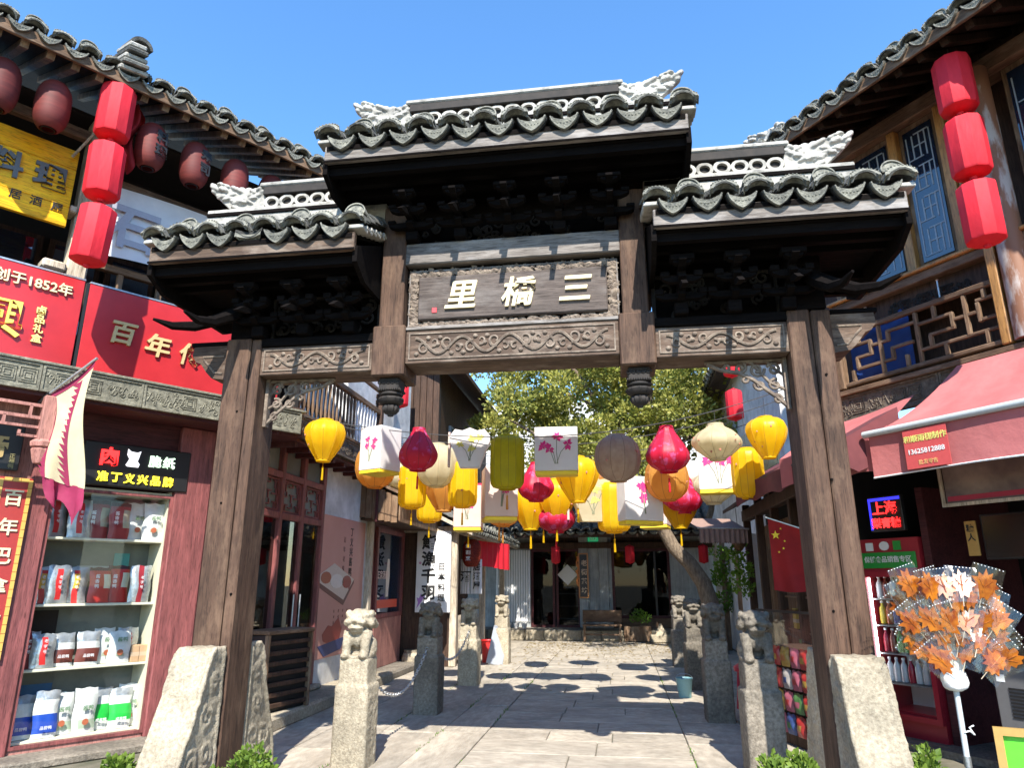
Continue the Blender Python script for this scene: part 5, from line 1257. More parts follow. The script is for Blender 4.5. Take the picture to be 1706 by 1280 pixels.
w = part('window', MB().box(1.0, 1.7, -.66, -.602, 4.4, 5.3), 'grey_wall', UW); part('pane', MB().box(1.06, 1.64, -.67, -.662, 4.46, 5.24), 'win', w)
part('roof', MB().prism([(-1.3, 6.3), (.3, 7.2), (.3, 7.1), (-1.3, 6.2)], -.5, 6.4, 'x'), 'deepwood', UW)
t = thing('paper_lantern', 'small orange red paper lantern on the timber stall', 'lantern', (-3.14, 15.15, 2.22)); t.scale = (1.25, 1.25, 1.05)
for n, m in zip(('paper_shade', 'bottom_ring', 'top_ring'), PL): link(n, m, t)
t.children[0].data = PL[0].copy(); t.children[0].data.materials.clear(); t.children[0].data.materials.append(mat('orange_paper', (.80, .11, .045), (.68, .08, .03), 3, stretch=(1, 1, 10), rough=.6, trans=.3)); link('cord', CORD, t, (0, 0, -.09)); column_text('鮨割烹', t, -.03, -.16, .13, .12, .09, 'white_paint', .002, .01)
t = thing('red_curtain', 'short red pleated curtain under the stall eave', 'curtain', (-3.35, 15.9, 0), R(75)); part('cloth', MB().grid(lambda a, b: (2.3 * a, .025 * math.sin(46 * a), 1.95 + .60 * b + .03 * math.sin(5 * a) * (1 - b)), 60, 6), 'red_cloth', t, 70)
t = thing('door_curtain', 'white split door curtain with black characters', 'curtain', (-3.56, 16.0, 0)); part('left_cloth', MB().grid(lambda a, b: (.23 * a, .02 * math.sin(24 * a), 1.37 + .75 * b), 14, 6), 'cloth_white', t, 70); part('right_cloth', MB().grid(lambda a, b: (.245 + .24 * a, .012 * math.sin(14 * a), 1.37 + .75 * b), 14, 6), 'cloth_white', t, 70)
column_text('酒', t, .12, -.03, 1.75, .2, .24, 'ink', .002, .03); column_text('居酒屋', t, .37, -.03, 1.95, .2, .17, 'ink', .002, .02)
t = thing('leaning_board', 'grey board leaning against the farthest left lion bollard', 'board', (-2.62, 15.05, .0), R(20)); part('board', MB().cbox(-.17, .17, -.015, .015, 0, .75, .006), paint((.30, .33, .38), .6), t, rot=(R(-8), R(14), 0)); part('board_foot', MB().cbox(-.12, .12, .02, .16, 0, .03, .004), 'steel', t)
t = thing('red_bin', 'small red plastic bin beside the farthest left bollard', 'bin', (-2.82, 15.5, 0)); part('tub', MB().lathe([(.13, 0), (.15, .42), (.16, .43), (.155, .44), (.14, .42), (.125, .02)], 18), paint((.62, .03, .03), .4), t, 40); part('rim', MB().lathe([(.15, .42), (.172, .425), (.172, .45), (.15, .45)], 18, cap=False), paint((.55, .02, .02), .4), t, 40)
# ================================================================ building closing the courtyard
EB = thing('courtyard_house', 'single storey shop house with tiled roof closing the courtyard behind the tree', 'building', (0, 22.5, 0))
part('terrace', MB().cbox(-6.5, 5.5, -1.1, .2, -.02, .30, .02), 'stone_grey', EB)
for k in range(9): part('terrace_stone', MB().cbox(-3.9 + .55 * k, -3.37 + .55 * k, -1.16, -1.102, .0, .29, .02), 'stone', EB)
part('wall', MB().box(-6.5, -2.78, .0, .2, .3, 3.2), 'grey_wall', EB); part('wall', MB().box(-1.22, -.26, .0, .2, .3, 3.2), 'grey_wall', EB); part('wall', MB().box(1.5, 5.5, .0, .2, .3, 3.2), 'grey_wall', EB)
part('wall_over_door', MB().box(-2.78, -1.22, .0, .2, 2.62, 3.2), 'deepwood', EB); part('wall_over_window', MB().box(-.26, 1.5, .0, .2, 2.62, 3.2), 'deepwood', EB)
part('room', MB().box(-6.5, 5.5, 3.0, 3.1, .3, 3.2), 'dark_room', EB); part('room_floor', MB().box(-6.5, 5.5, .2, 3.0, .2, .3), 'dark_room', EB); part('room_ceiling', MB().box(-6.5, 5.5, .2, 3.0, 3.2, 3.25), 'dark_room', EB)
for x0, x1 in ((-2.76, -2.02), (-1.98, -1.24)):
    fm = MB(); border(fm, x0, x1, .3, 2.62, .05, .07, .05); d = part('door', fm, 'maroon_dk', EB); part('pane', MB().box(x0 + .07, x1 - .07, .03, .036, .37, 2.55), 'glass_far', d)
for k in range(5): part('shop_shelf', MB().cbox(-2.0, -1.3, .5, .8, .5 + .38 * k, .54 + .38 * k, .006), 'white_paint', EB)
part('door_charm', MB().box(-.22, .22, -.01, .01, -.22, .22), paint((.62, .60, .55)), EB, loc=(-1.62, -.03, 1.85), rot=(0, R(45), 0))
fm = MB(); border(fm, -.26, 1.5, .58, 2.62, .04, .08, .06); part('window_frame', fm, 'maroon_dk', EB); part('pane', MB().box(-.18, 1.42, .03, .036, .66, 2.54), 'glass_far', EB)
part('window_bar', MB().cbox(1.02, 1.08, .0, .05, .66, 2.54, .005), 'black', EB); part('below_window', MB().box(-.26, 1.5, .01, .15, .3, .58), 'oldwood_x', EB)
for x in (-1.12, -.5): part('pilaster', MB().cbox(x - .14, x + .14, -.12, .0, .3, 3.15, .015), 'grey_wall', EB)
for k in range(14): part('curtain_fold', MB().cbox(-3.86 + .078 * k, -3.80 + .078 * k, -.035, -.005, .45, 2.6, .012), 'white_paint', EB)
part('header', MB().cbox(-6.5, 5.5, -.14, .0, 2.64, 2.82, .01), 'deepwood', EB)
er = part('roof', MB().prism([(-1.3, 3.0), (3.2, 5.4), (3.2, 5.3), (-1.3, 2.9)], -6.8, 5.8, 'x'), 'deepwood', EB)
tile_slope(er, -6.7, 5.7, -1.35, 3.02, 3.1, 5.38, .30, 0.0, True, (), 0, .11)
part('upper_wall', MB().box(-6.5, 5.5, 3.25, 3.4, 3.3, 8.2), 'plaster', EB)
t = thing('vertical_sign', 'narrow dark vertical signboard with an orange frame between door and window', 'sign', (-1.12, 22.34, 0)); part('board', MB().cbox(-.12, .12, 0, .03, 1.2, 2.45, .004), 'black', t); fm = MB(); border(fm, -.15, .15, 1.16, 2.49, .0, .035, .02); part('frame', fm, paint((.50, .22, .07)), t); column_text('老街茶坊', t, .02, -.004, 2.2, .27, .19, paint((.55, .42, .3)), .002, .02); part('chilli_string', MB().tube([(-.18 + .03 * math.sin(k * 2.1), -.03, 2.4 - .09 * k) for k in range(11)], [.04 if k % 2 else .02 for k in range(11)], 6), paint((.55, .17, .03)), t)
t = thing('exit_sign', 'small green exit sign above the pilaster', 'sign', (-.80, 22.30, 2.93)); part('plate', MB().cbox(-.16, .16, 0, .04, -.09, .09, .004), paint((.02, .30, .12), .4, .3), t); text('出口', t, 0, -.005, 0, .11, 'white_paint', .002, .01)
for x, w in ((-1.9, 'over the house door'), (.30, 'over the house window'), (2.42, 'under the brown fringed awning')): red_lantern((x, 21.6, 2.42), 0, .78, 'small faded red lantern %s' % w, 'red lanterns along the passage')
t = thing('bench', 'brown wooden bench with backrest before the courtyard house', 'bench', (-.57, 21.2, 0))
part('seat', MB().cbox(-.55, .55, -.2, .2, .42, .47, .01), 'oldwood_x', t); part('backrest', MB().cbox(-.56, .56, .18, .23, .52, .85, .015), 'oldwood_x', t); part('stretcher', MB().cbox(-.5, .5, -.16, -.12, .18, .22, .005), 'oldwood_x', t)
for sx in (-.5, .5):
    for sy in (-.17, .19): part('leg', MB().cbox(sx - .03, sx + .03, sy - .03, sy + .03, 0, .42 if sy < 0 else .55, .005), 'oldwood_z', t)
t = thing('planter_crate', 'wooden planter crate right of the bench with a potted plant', 'planter', (.42, 21.35, 0)); part('crate', MB().cbox(-.38, .38, -.16, .16, .02, .42, .01), 'oldwood_z', t); part('crate_feet', MB().box(-.34, .34, -.14, .14, 0, .02), 'black', t); mb = MB(); leaf_cloud(mb, (.1, 0, .6), (.3, .16, .25), 220, .07, random.Random(4)); part('foliage', mb, 'leaf_ivy', t)
t = thing('stone_trough', 'pale stone block with a pyramid top right of the planter crate', 'stone', (1.05, 21.1, 0)); part('block', MB().cbox(-.3, .3, -.2, .2, 0, .22, .03), 'stone', t); part('top', MB().lathe([(.22, .22), (.04, .5)], 4, phase=.5), 'stone', t)
t = thing('flower_pots', 'row of small white flower pots at the foot of the curtain window', 'pots', (-3.2, 21.9, .30)); 
for k in range(4): part('pot', MB().lathe([(.06, 0), (.09, .14), (.095, .15), (.07, .14)], 10, (-.42 + .24 * k, 0, 0)), 'white_paint', t, 40)
# ================================================================ tree
TR = thing('camphor_tree', 'leaning camphor tree with a broad yellow green crown in the courtyard', 'tree', (2.02, 18.2, 0))
tr = MB(); o0 = Vector((2.02, 18.2, 0))
def tp(px, py, Y=18.2): return Vector(at(px, py, Y)) - o0
trunk = [Vector((.12, 0, -.05)), Vector((.08, 0, .5)), tp(1183, 1005), tp(1172, 972), tp(1150, 940), tp(1122, 912), tp(1105, 882), tp(1095, 850), tp(1082, 815), tp(1072, 770)]
tr.tube(trunk, [.34, .26, .21, .19, .175, .165, .155, .15, .14, .12], 12)
limbs = [[trunk[-1], tp(1050, 720), tp(1000, 680), tp(930, 650)], [trunk[-2], tp(1110, 760, 18.6), tp(1180, 700, 18.8), tp(1250, 650, 19)], [trunk[-1], tp(1080, 700, 17.8), tp(1085, 640, 17.6), tp(1080, 560, 17.6)],
         [trunk[-2], tp(1010, 775, 17.7), tp(920, 740, 17.3), tp(850, 700, 17.2)], [tp(1000, 680), tp(960, 620, 18), tp(900, 570, 18)], [tp(1180, 700, 18.8), tp(1215, 640, 18.6), tp(1200, 580, 18.6)], [tp(1170, 900, 19), tp(1185, 850, 19.2), tp(1195, 780, 19.2), tp(1160, 700, 19)]]
for L in limbs: tr.tube(L, [.10, .075, .05, .03][:len(L)] if len(L) > 3 else [.07, .05, .03], 8)
part('trunk', tr, 'bark', TR, 60)
cr = MB(); rr = random.Random(21)
for k in range(105):
    while True:
        px, py, Y = rr.uniform(800, 1250), rr.uniform(545, 805), rr.uniform(16.2, 19.6)
        if ((px - 1015) / 250) ** 2 + ((py - 668) / 145) ** 2 < 1 and not (px < 870 and py > 735): break
    c = Vector(at(px, py, Y)) - o0; q = rr.uniform(.28, .68)
    leaf_cloud(cr, c, (q, q, q * .75), int(420 * q / .5), .105, rr, -1)
for k in range(24):
    px, py, Y = rr.uniform(860, 1240), rr.uniform(560, 740), rr.uniform(19.2, 20.6)
    leaf_cloud(cr, Vector(at(px, py, Y)) - o0, (.7, .6, .6), 260, .16, rr, -1)
part('crown', cr, 'leaf_tree', TR)
IV = thing('ivy_column', 'bright green ivy climbing a post at the right of the courtyard', 'plant', (2.6, 19.0, 0)); mb = MB()
for k in range(20): leaf_cloud(mb, (rng.uniform(-.16, .16), rng.uniform(-.1, .1), .95 + .075 * k), (.17, .14, .12), 60, .085, rng, -1)
part('foliage', mb, 'leaf_ivy', IV); part('post', MB().cbox(-.06, .06, -.06, .06, 0, 2.6, .01), 'oldwood_z', IV)
# ================================================================ right corner building (angled front)
RB = thing('corner_building', 'two storey timber shop house with blue windows and fretwork balcony right of the gate', 'building', RF(0, 0), RR)
# open shop room
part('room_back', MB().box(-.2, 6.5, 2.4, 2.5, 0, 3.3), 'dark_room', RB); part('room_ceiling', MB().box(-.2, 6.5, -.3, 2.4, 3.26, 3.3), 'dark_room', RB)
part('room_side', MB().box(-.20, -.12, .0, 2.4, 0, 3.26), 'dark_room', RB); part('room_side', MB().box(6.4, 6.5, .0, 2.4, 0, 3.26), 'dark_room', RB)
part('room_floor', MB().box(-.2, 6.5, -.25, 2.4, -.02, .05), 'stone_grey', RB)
part('shop_post', MB().cbox(-.20, -.04, -.35, -.17, .05, 3.28, .02), 'deepwood', RB); part('shop_post', MB().cbox(3.0, 3.2, -.3, -.1, .05, 3.28, .02), 'deepwood', RB)
part('side_wall_board', MB().box(.72, .80, .05, 1.6, .05, 2.6), 'maroon_dk', RB)
carved_band(RB, .15, 4.2, 3.36, 3.64, -.45, 'band_brown', 3, 500)
part('floor_ledge', MB().cbox(-.2, 6.5, -.50, .5, 3.645, 3.70, .006), 'oldwood_x', RB)
part('upper_floor', MB().box(-.2, 6.5, -.42, .8, 3.702, 3.74), 'deepwood', RB)
# balcony fretwork
part('balcony_rail', MB().cbox(.45, 2.15, -.46, -.40, 4.34, 4.40, .01), 'oldwood_x', RB); part('balcony_rail', MB().cbox(.40, 2.15, -.46, -.40, 3.74, 3.79, .01), 'oldwood_x', RB)
bars = [('h', .50, .80, 4.20), ('v', .80, 4.05, 4.20), ('h', .62, .80, 4.05), ('v', .62, 3.92, 4.05), ('h', .62, 1.05, 3.92), ('v', .92, 3.79, 4.34), ('v', 1.35, 3.79, 4.34), ('h', .80, 1.02, 4.14), ('h', 1.05, 1.28, 4.04), ('v', 1.05, 3.92, 4.04), ('h', 1.02, 1.35, 4.24), ('v', 1.02, 4.14, 4.24),
        ('h', 1.35, 1.72, 4.20), ('v', 1.72, 4.05, 4.20), ('h', 1.48, 1.72, 4.05), ('v', 1.48, 3.92, 4.05), ('h', 1.35, 2.12, 3.92), ('v', 1.86, 3.92, 4.34), ('h', 1.72, 1.98, 4.13), ('v', 1.98, 4.02, 4.22), ('h', 1.98, 2.14, 4.24), ('h', 1.98, 2.14, 4.04), ('v', .55, 3.79, 3.92), ('v', 1.20, 3.79, 3.92), ('v', 1.62, 3.79, 3.92), ('v', 2.02, 3.79, 3.92), ('v', 1.55, 4.20, 4.34), ('v', 2.05, 4.24, 4.34), ('v', .66, 4.20, 4.34)]
for i, (k, a, b, c) in enumerate(bars):
    mb = MB()
    if k == 'h': mb.cbox(a - .016, b + .016, -.448, -.412, c - .017, c + .017, .006)
    else: mb.cbox(a - .019, a + .019, -.452, -.408, b, c, .006)
    part('fret_bar', mb, 'oldwood_x' if k == 'h' else 'oldwood_z', RB)
part('balcony_post', MB().cbox(2.15, 2.24, -.50, -.38, 3.72, 4.72, .012), 'honeywood', RB); part('balcony_post', MB().cbox(.36, .45, -.49, -.39, 3.72, 4.6, .012), 'oldwood_z', RB)
for x in (.78, 1.62): part('hanging_bolt', MB().lathe([(.016, 4.36), (.009, 4.38), (.009, 4.60), (.018, 4.61)], 8, (x, -.40, 0)), 'steel', RB)
part('blue_banner', MB().grid(lambda a, b: (.45 + .75 * a, -.30 + .02 * math.sin(12 * a), 3.76 + .72 * b), 14, 6), paint((.012, .05, .22), .6), RB, 60)
part('carved_spandrel', relief(1.0, 1.9, 4.42, 4.58, -.32, 77, .009), 'carve_dark', RB, kind='stuff')
part('spandrel_board', MB().box(.45, 2.15, -.31, -.28, 4.40, 4.66), 'deepwood', RB)
# window range
part('window_sill', MB().cbox(.35, 6.4, -.42, .0, 4.66, 4.76, .01), 'oldwood_x', RB); part('sill_moulding', MB().cbox(.32, 6.4, -.46, .0, 4.762, 4.80, .01), 'honeywood', RB)
part('upper_wall', MB().box(-.2, 6.5, .0, .2, 3.74, 7.4), 'deepwood', RB)
part('head_beam', MB().cbox(.3, 6.4, -.38, -.1, 6.56, 6.74, .01), 'oldwood_x', RB)
part('left_return', MB().box(.36, .42, -.3, .0, 4.80, 6.56), 'oldwood_z', RB)
for i, (a, b) in enumerate(((.42, .60), (.70, 1.30), (1.40, 1.84), (2.52, 3.3), (3.4, 4.2))):
    w = part('window', MB().cbox(a, b, -.27, -.20, 4.80, 6.56, .008), 'oldwood_z', RB); part('pane', MB().box(a + .055, b - .055, -.285, -.271, 4.90, 6.48), 'win', w)
    mb = MB(); cx = (a + b) / 2; W = (b - a) * .5 - .09; y = -.292
    if i:
        for z0, z1 in ((4.95, 5.25), (5.35, 5.62), (5.72, 6.0), (6.1, 6.4)):
            k0 = int(z0 * 10) % 2
            for q in ((-.95, .3 if k0 else .95, z0), (-.3 if k0 else -.95, .95, z1), (-.5, .6, (z0 + z1) / 2)): mb.box(cx + q[0] * W, cx + q[1] * W, y, y + .006, q[2], q[2] + .013)
            for q in ((-.5, .1, .6) if k0 else (-.95, -.2, .35, .95)): mb.box(cx + q * W - .007, cx + q * W + .007, y + .001, y + .0065, z0, z1)
        for q in (-1, 1): mb.box(cx + q * W - .006, cx + q * W + .006, y + .001, y + .0065, 4.95, 6.4)
        part('lattice_line', mb, paint((.30, .36, .42), .5), w, kind='stuff')
for x, m in ((.65, 'honeywood'), (1.35, 'honeywood'), (1.90, 'honeywood')): part('window_post', MB().cbox(x - .05, x + .05, -.35, -.2, 4.80, 6.56, .012), m, RB)
for k in range(3): part('window_moulding', MB().cbox(1.955 + .035 * k, 1.98 + .035 * k, -.40 + .03 * k, -.2, 4.80, 6.56, .005), 'honeywood', RB)
part('timber_column', MB().lathe([(.12, 3.74), (.115, 5.2), (.11, 6.6)], 16, (2.36, -.42, 0)), mat('peeling_column', (.22, .10, .055), (.42, .38, .36), 5, stretch=(1, 1, .25), rough=.6, lo=.42, hi=.5), RB, 60)
part('timber_column', MB().lathe([(.12, 3.74), (.115, 5.2), (.11, 6.6)], 16, (4.6, -.42, 0)), 'oldwood_z', RB, 60)
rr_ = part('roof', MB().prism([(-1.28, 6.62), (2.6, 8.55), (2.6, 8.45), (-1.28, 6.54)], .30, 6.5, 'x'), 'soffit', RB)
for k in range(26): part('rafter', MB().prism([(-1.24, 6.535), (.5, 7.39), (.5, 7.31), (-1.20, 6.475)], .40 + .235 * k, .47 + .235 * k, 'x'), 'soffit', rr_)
part('eave_board', MB().cbox(.30, 6.5, -1.31, -1.275, 6.51, 6.63, .006), 'oldwood_x', rr_)
tile_slope(rr_, .34, 6.45, -1.31, 6.60, 2.5, 8.5, .245, 0.0, True, (), 0.0, .10)
link('hip_ornament', orn[-1], rr_, (.62, -1.16, 6.66), (0, 0, R(0)), (1.0, 1.3, 1.0))
link('hip_ornament', orn[-1], rr_, (2.95, -1.1, 6.95), (0, R(12), 0), (.8, 1.6, 1.0))
for z, w in ((6.16, 'uppermost'), (5.48, 'middle'), (4.80, 'lowest')): red_lantern(RF(2.455, 1.0, z), RR + rng.uniform(-.3, .3), .94, 'red cloth lantern, %s of the three hanging right of the gate' % w, 'red lanterns on the right corner', rng.uniform(-.05, .05))
# ---- awning
AW = thing('awning', 'faded red canvas awning with a grey bar over the drinks shop', 'awning', RF(0, 0), RR)
def slope(a, b, x0, x1, xt0):
    y = -.50 - .80 * (1 - b); z = 2.98 + .66 * b ** 1.15 - .05 * math.sin(math.pi * b) - .025 * math.sin(a * 25 + b) ** 2 * b * (1 - b) * 4; xa = x0 + (xt0 - x0) * b
    return (xa + (x1 - xa) * a, y, z + .012 * math.sin(a * 13) * math.sin(b * 3))
part('canopy', MB().grid(lambda a, b: slope(a, b, 1.26, 6.0, 1.72), 30, 12), 'awning', AW, 70)
part('valance', MB().grid(lambda a, b: (1.26 + 4.74 * a, -1.315 + .018 * math.sin(19 * a) * (1 - b), 2.55 + .40 * b + .012 * math.sin(9 * a) * (1 - b)), 40, 6), 'awning', AW, 70)
part('valance_hem', MB().tube([(1.26 + 4.74 * k / 40, -1.318 + .018 * math.sin(19 * k / 40), 2.55 + .012 * math.sin(9 * k / 40)) for k in range(41)], .008, 5), 'white_paint', AW)
part('front_bar', MB().tube([(1.22, -1.33, 2.965), (6.0, -1.33, 2.965)], .032, 12), 'greypipe', AW, 60)
part('side_canopy', MB().grid(lambda a, b: (.05 + 1.25 * a, -.50 - .70 * (1 - b) - .08 * a, 2.92 + .42 * b + .10 * a * b - .03 * math.sin(math.pi * a)), 12, 8), 'awning', AW, 70)
part('side_valance', MB().grid(lambda a, b: (.05 + 1.22 * a, -1.205 - .08 * a, 2.60 + .32 * b + .03 * abs(math.sin(9 * a)) * (1 - b)), 24, 4), 'awning', AW, 70)
for x in (1.4, 3.4): part('arm', MB().tube([(x, -.45, 3.1), (x, -1.30, 2.93)], .018, 8), 'steel', AW)
st = part('sticker', MB().box(0, .40, -.004, 0, -.18, .17), paint((.60, .09, .09)), AW, loc=(1.62, -1.34, 2.755)); text('和顺雨棚制作', st, .20, -.006, .085, .066, paint((.75, .72, .2)), .001, .02); text('13625812888', st, .20, -.006, -.03, .062, 'white_paint', .001, .02); text('批发零售', st, .2, -.006, -.13, .045, paint((.8, .5, .2)), .001, .0)
t = thing('awning_figurine', 'small white folded paper bird ornament resting at the awning corner', 'ornament', RF(.35, .85, 3.14), RR); part('body', MB().prism([(-.12, 0), (.12, 0), (.10, .05), (.02, .06), (.0, .18), (-.05, .06)], -.03, .03), 'white_paint', t); part('wing', MB().prism([(.0, .05), (.10, .19), (.12, .06)], -.05, -.032), 'white_paint', t)
br = thing('diagonal_brace', 'pale diagonal timber brace between gate post and balcony', 'brace', RF(.18, .55, 0), RR); part('strut', MB().tube([(-.18, -.05, 3.60), (.16, .06, 4.05)], .038, 4), 'palewood', br)
# ---- fridge
FR = thing('drinks_fridge', 'red drinks fridge with a glass door and green sign under the awning', 'fridge', RF(.33, .02), RR)
part('cabinet', MB().box(-.36, .36, .04, .58, .05, .30).box(-.36, .36, .04, .58, 1.72, 2.08).box(-.36, -.31, .04, .58, .30, 1.72).box(.31, .36, .04, .58, .30, 1.72).box(-.31, .31, .53, .58, .30, 1.72), 'fridge', FR)
fm = MB(); border(fm, -.36, .36, .22, 1.72, .035, .055, .04); dr = part('door', fm, 'fridge', FR)
part('pane', MB().grid(lambda a, b: (-.305 + .61 * a, .01, .275 + 1.39 * b), 1, 1), 'glass', dr); part('door_handle', MB().cbox(-.35, -.325, -.04, -.006, .75, 1.2, .006), 'steel', dr)
part('lamp_strip', MB().box(-.30, -.285, .03, .05, .45, 1.66), paint((.8, .85, .9), .5, 6.0), FR); part('bright_liner', MB().box(-.305, .305, .515, .528, .30, 1.72), 'white_paint', FR)  # white back plate added to brighten the inside of the fridge
for z in (.55, .85, 1.14, 1.42): part('wire_shelf', MB().box(-.305, .305, .06, .52, z, z + .014), 'steel', FR)
part('green_sign', MB().cbox(-.34, .32, .02, .038, 1.76, 1.93, .003), 'green_sign', FR); text('保健食品销售专区', FR, -.01, .014, 1.855, .072, 'white_paint', .002, .015)
part('sticker', MB().box(-.27, -.18, .03, .039, 1.95, 2.04), 'white_paint', FR); part('sticker', MB().prism([(-.04 + .06 * math.cos(k * .52), 2.0 + .05 * math.sin(k * .52)) for k in range(12)], .03, .039), 'white_paint', FR); part('sticker', MB().box(.07, .16, .03, .039, 1.95, 2.05), 'green_sign', FR)
cols = [((.60, .45, .05), 'yellow'), ((.25, .06, .04), 'brown'), ((.02, .05, .30), 'blue'), ((.45, .10, .03), 'orange'), ((.06, .28, .05), 'green'), ((.55, .56, .56), 'clear'), ((.35, .02, .04), 'red')]
rowsF = [(.575, 'bottom', [5, 5, 5, 6, 5, 5, 5]), (.875, 'third', [6, 1, 4, 4, 5, 5, 5]), (1.165, 'second', [0, 3, 2, 2, 1, 3, 6]), (1.435, 'top', [5, 1, 5, 0, 5, 1, 5])]
BOT = {}
for ci, (c, nme) in enumerate(cols): BOT[ci] = MB().lathe([(.034, 0), (.036, .02), (.036, .14), (.03, .17), (.014, .20), (.014, .225)], 10).mesh('bottle_body', paint(c, .25), 50)
CAPM = MB().lathe([(.017, .222), (.017, .245)], 10).mesh('cap', 'white_paint')
for z, sn, ids in rowsF:
    for k, ci in enumerate(ids):
        t = thing('drink_bottle', '%s drink bottle, %s from left on the %s fridge shelf' % (cols[ci][1], ORD[k], sn), 'bottle', RF(.33 - .245 + .082 * k, -.12, z), RR, 'bottles in the drinks fridge'); link('bottle_body', BOT[ci], t); link('cap', CAPM, t)
# ---- things under the awning
t = thing('led_sign', 'small lit sign with red characters and a blue edge above the fridge', 'sign', RF(.53, .22), RR); part('box', MB().cbox(-.20, .20, 0, .06, 2.14, 2.52, .006), 'black', t); part('lit_edge', MB().box(-.19, .19, -.004, -.001, 2.47, 2.50).box(-.19, -.165, -.004, -.001, 2.16, 2.47), paint((.02, .02, .55), .5, 1.5), t, kind='stuff')
text('上海', t, -.0, -.008, 2.39, .15, paint((.85, .02, .02), .5, 1.6), .003, .02); text('梨膏糖', t, .0, -.008, 2.23, .115, paint((.85, .02, .02), .5, 1.6), .003, .02)
t = thing('hanging_ornament', 'string of orange wooden fish hanging left of the lit sign', 'ornament', RF(.16, .45), RR)
for k in range(4): part('fish_charm', MB().ell((0, 0, 2.62 - .14 * k), (.06, .02, .045), 8, 6), paint((.40, .13, .04)), t, 60)
part('string', MB().tube([(0, 0, 2.9), (0, 0, 2.15)], .004, 4), 'wire', t)
t = thing('menu_board', 'tilted picture board with a red lower stripe under the awning', 'sign', RF(1.47, .62), RR); part('picture', MB().cbox(0, 1.4, 0, .03, 2.32, 2.72, .004), mat('dim_picture', (.30, .24, .19), (.10, .075, .075), 3.2, rough=.5), t); part('stripe', MB().box(.02, 1.38, -.006, -.002, 2.34, 2.385), paint((.40, .03, .06)), t); fm = MB(); border(fm, -.03, 1.43, 2.29, 2.74, -.008, .03, .02); part('frame', fm, 'palewood', t)
t = thing('wall_screen', 'black wall screen inside the drinks shop', 'screen', RF(1.35, -.05), RR); part('panel', MB().cbox(0, .95, 0, .06, 1.82, 2.26, .008), 'black', t); part('glass_face', MB().box(.02, .93, -.004, -.001, 1.84, 2.24), paint((.006, .006, .007), .15), t)
t = thing('price_board', 'small orange price board left of the black screen', 'sign', RF(1.22, .0), RR); part('board', MB().cbox(0, .11, 0, .02, 1.86, 2.20, .003), paint((.52, .30, .08)), t); column_text('糖人', t, .055, -.004, 2.13, .09, .08, 'ink', .001, .02)
t = thing('ice_machine', 'dark grey vented ice machine at the right edge', 'machine', RF(1.60, .60), RR); part('cabinet', MB().cbox(0, .6, 0, .5, .05, .90, .012), paint((.13, .13, .135), .4), t)
for k in range(9): part('vent_slat', MB().cbox(.12, .5, -.008, .0, .50 + .028 * k, .516 + .028 * k, .002), 'black', t)
part('label_plate', MB().box(.03, .10, -.004, -.001, .78, .84), 'white_paint', t); part('worktop', MB().cbox(-.03, .63, -.04, .52, .36, .40, .006), 'steel', t)
t = thing('green_notice', 'bright green notice in a gilt frame at the bottom right corner', 'sign', (2.42, 4.98, .18), R(-20)); part('board', MB().cbox(-.20, .4, 0, .02, .0, .55, .004), paint((.10, .55, .03), .4), t); fm = MB(); border(fm, -.23, .43, -.03, .58, .004, .045, .03); part('frame', fm, paint((.42, .26, .08), .4), t); part('card', MB().box(-.06, .10, -.006, -.002, .22, .40), paint((.62, .25, .42)), t); part('stand_leg', MB().cbox(-.02, .02, .02, .06, -.18, .4, .004), 'black', t); part('stand_foot', MB().cbox(-.2, .4, -.06, .2, -.18, -.165, .004), 'black', t)
# ---- snack counter and things between bollards and the right shop
CT = thing('snack_counter', 'glass topped counter stacked with colourful snack packets behind the right post', 'counter', (1.66, 8.05, 0), R(-72))
part('body', MB().cbox(-.55, .55, .08, .5, 0, .95, .01), 'deepwood', CT); part('glass_top', MB().box(-.55, .55, .02, .5, 1.30, 1.312).box(-.55, .55, .02, .026, .96, 1.30), 'glass', CT, kind='stuff')
for x in (-.55, .53): part('corner_post', MB().box(x, x + .02, .02, .04, .95, 1.30), 'steel', CT)
part('top_rim', MB().box(-.56, .56, .0, .02, 1.30, 1.325), 'black', CT)
pk = ['red', 'blue', 'yellow', 'green', 'orange', 'pink', 'white']; pc = [(.30, .025, .025), (.03, .06, .18), (.32, .20, .04), (.06, .15, .05), (.33, .11, .03), (.30, .08, .12), (.30, .28, .27)]  # packet colours muted to carry the shade they sit in
q = 0
for rw in range(4):
    for k in range(6):
        ci = (0, 5, 1, 0, 4, 6, 0, 2, 5, 3, 0, 1, 4, 0, 6, 5, 0, 1, 3, 0, 2, 5, 0, 4)[rw * 6 + k]; a = Vector((-.46 + .18 * k, .045, .12 + .215 * rw)); a.rotate(Matrix.Rotation(R(-72), 3, 'Z'))
        t = thing('snack_packet', '%s snack packet, %s in the %s row of the counter front' % (pk[ci], ORD[k], ('bottom', 'second', 'third', 'top')[rw]), 'packet', (1.66 + a.x, 8.05 + a.y, a.z), R(-72), 'packets on the snack counter')
        link('packet', pouch(.16, .19, [paint(pc[ci], .35), paint(pc[(ci + 2) % 7], .35)], lambda i, j: 1 if 3 <= j < 6 and 1 < i < 6 else 0, q), t); q += 1
MA = thing('dark_awning', 'dark maroon canvas awning with scalloped edge behind the right gate post', 'awning', (1.72, 9.0, 0), R(-82))
part('canopy', MB().grid(lambda a, b: (-.9 + 2.9 * a, .0 + .75 * b, 2.84 + .42 * b), 12, 6), 'awning_dk', MA, 70)
part('valance', MB().grid(lambda a, b: (-.9 + 2.9 * a, -.005 + .012 * math.sin(20 * a), 2.58 + .26 * b + .05 * abs(math.sin(11 * a)) * (1 - b)), 40, 4), 'awning_dk', MA, 70)
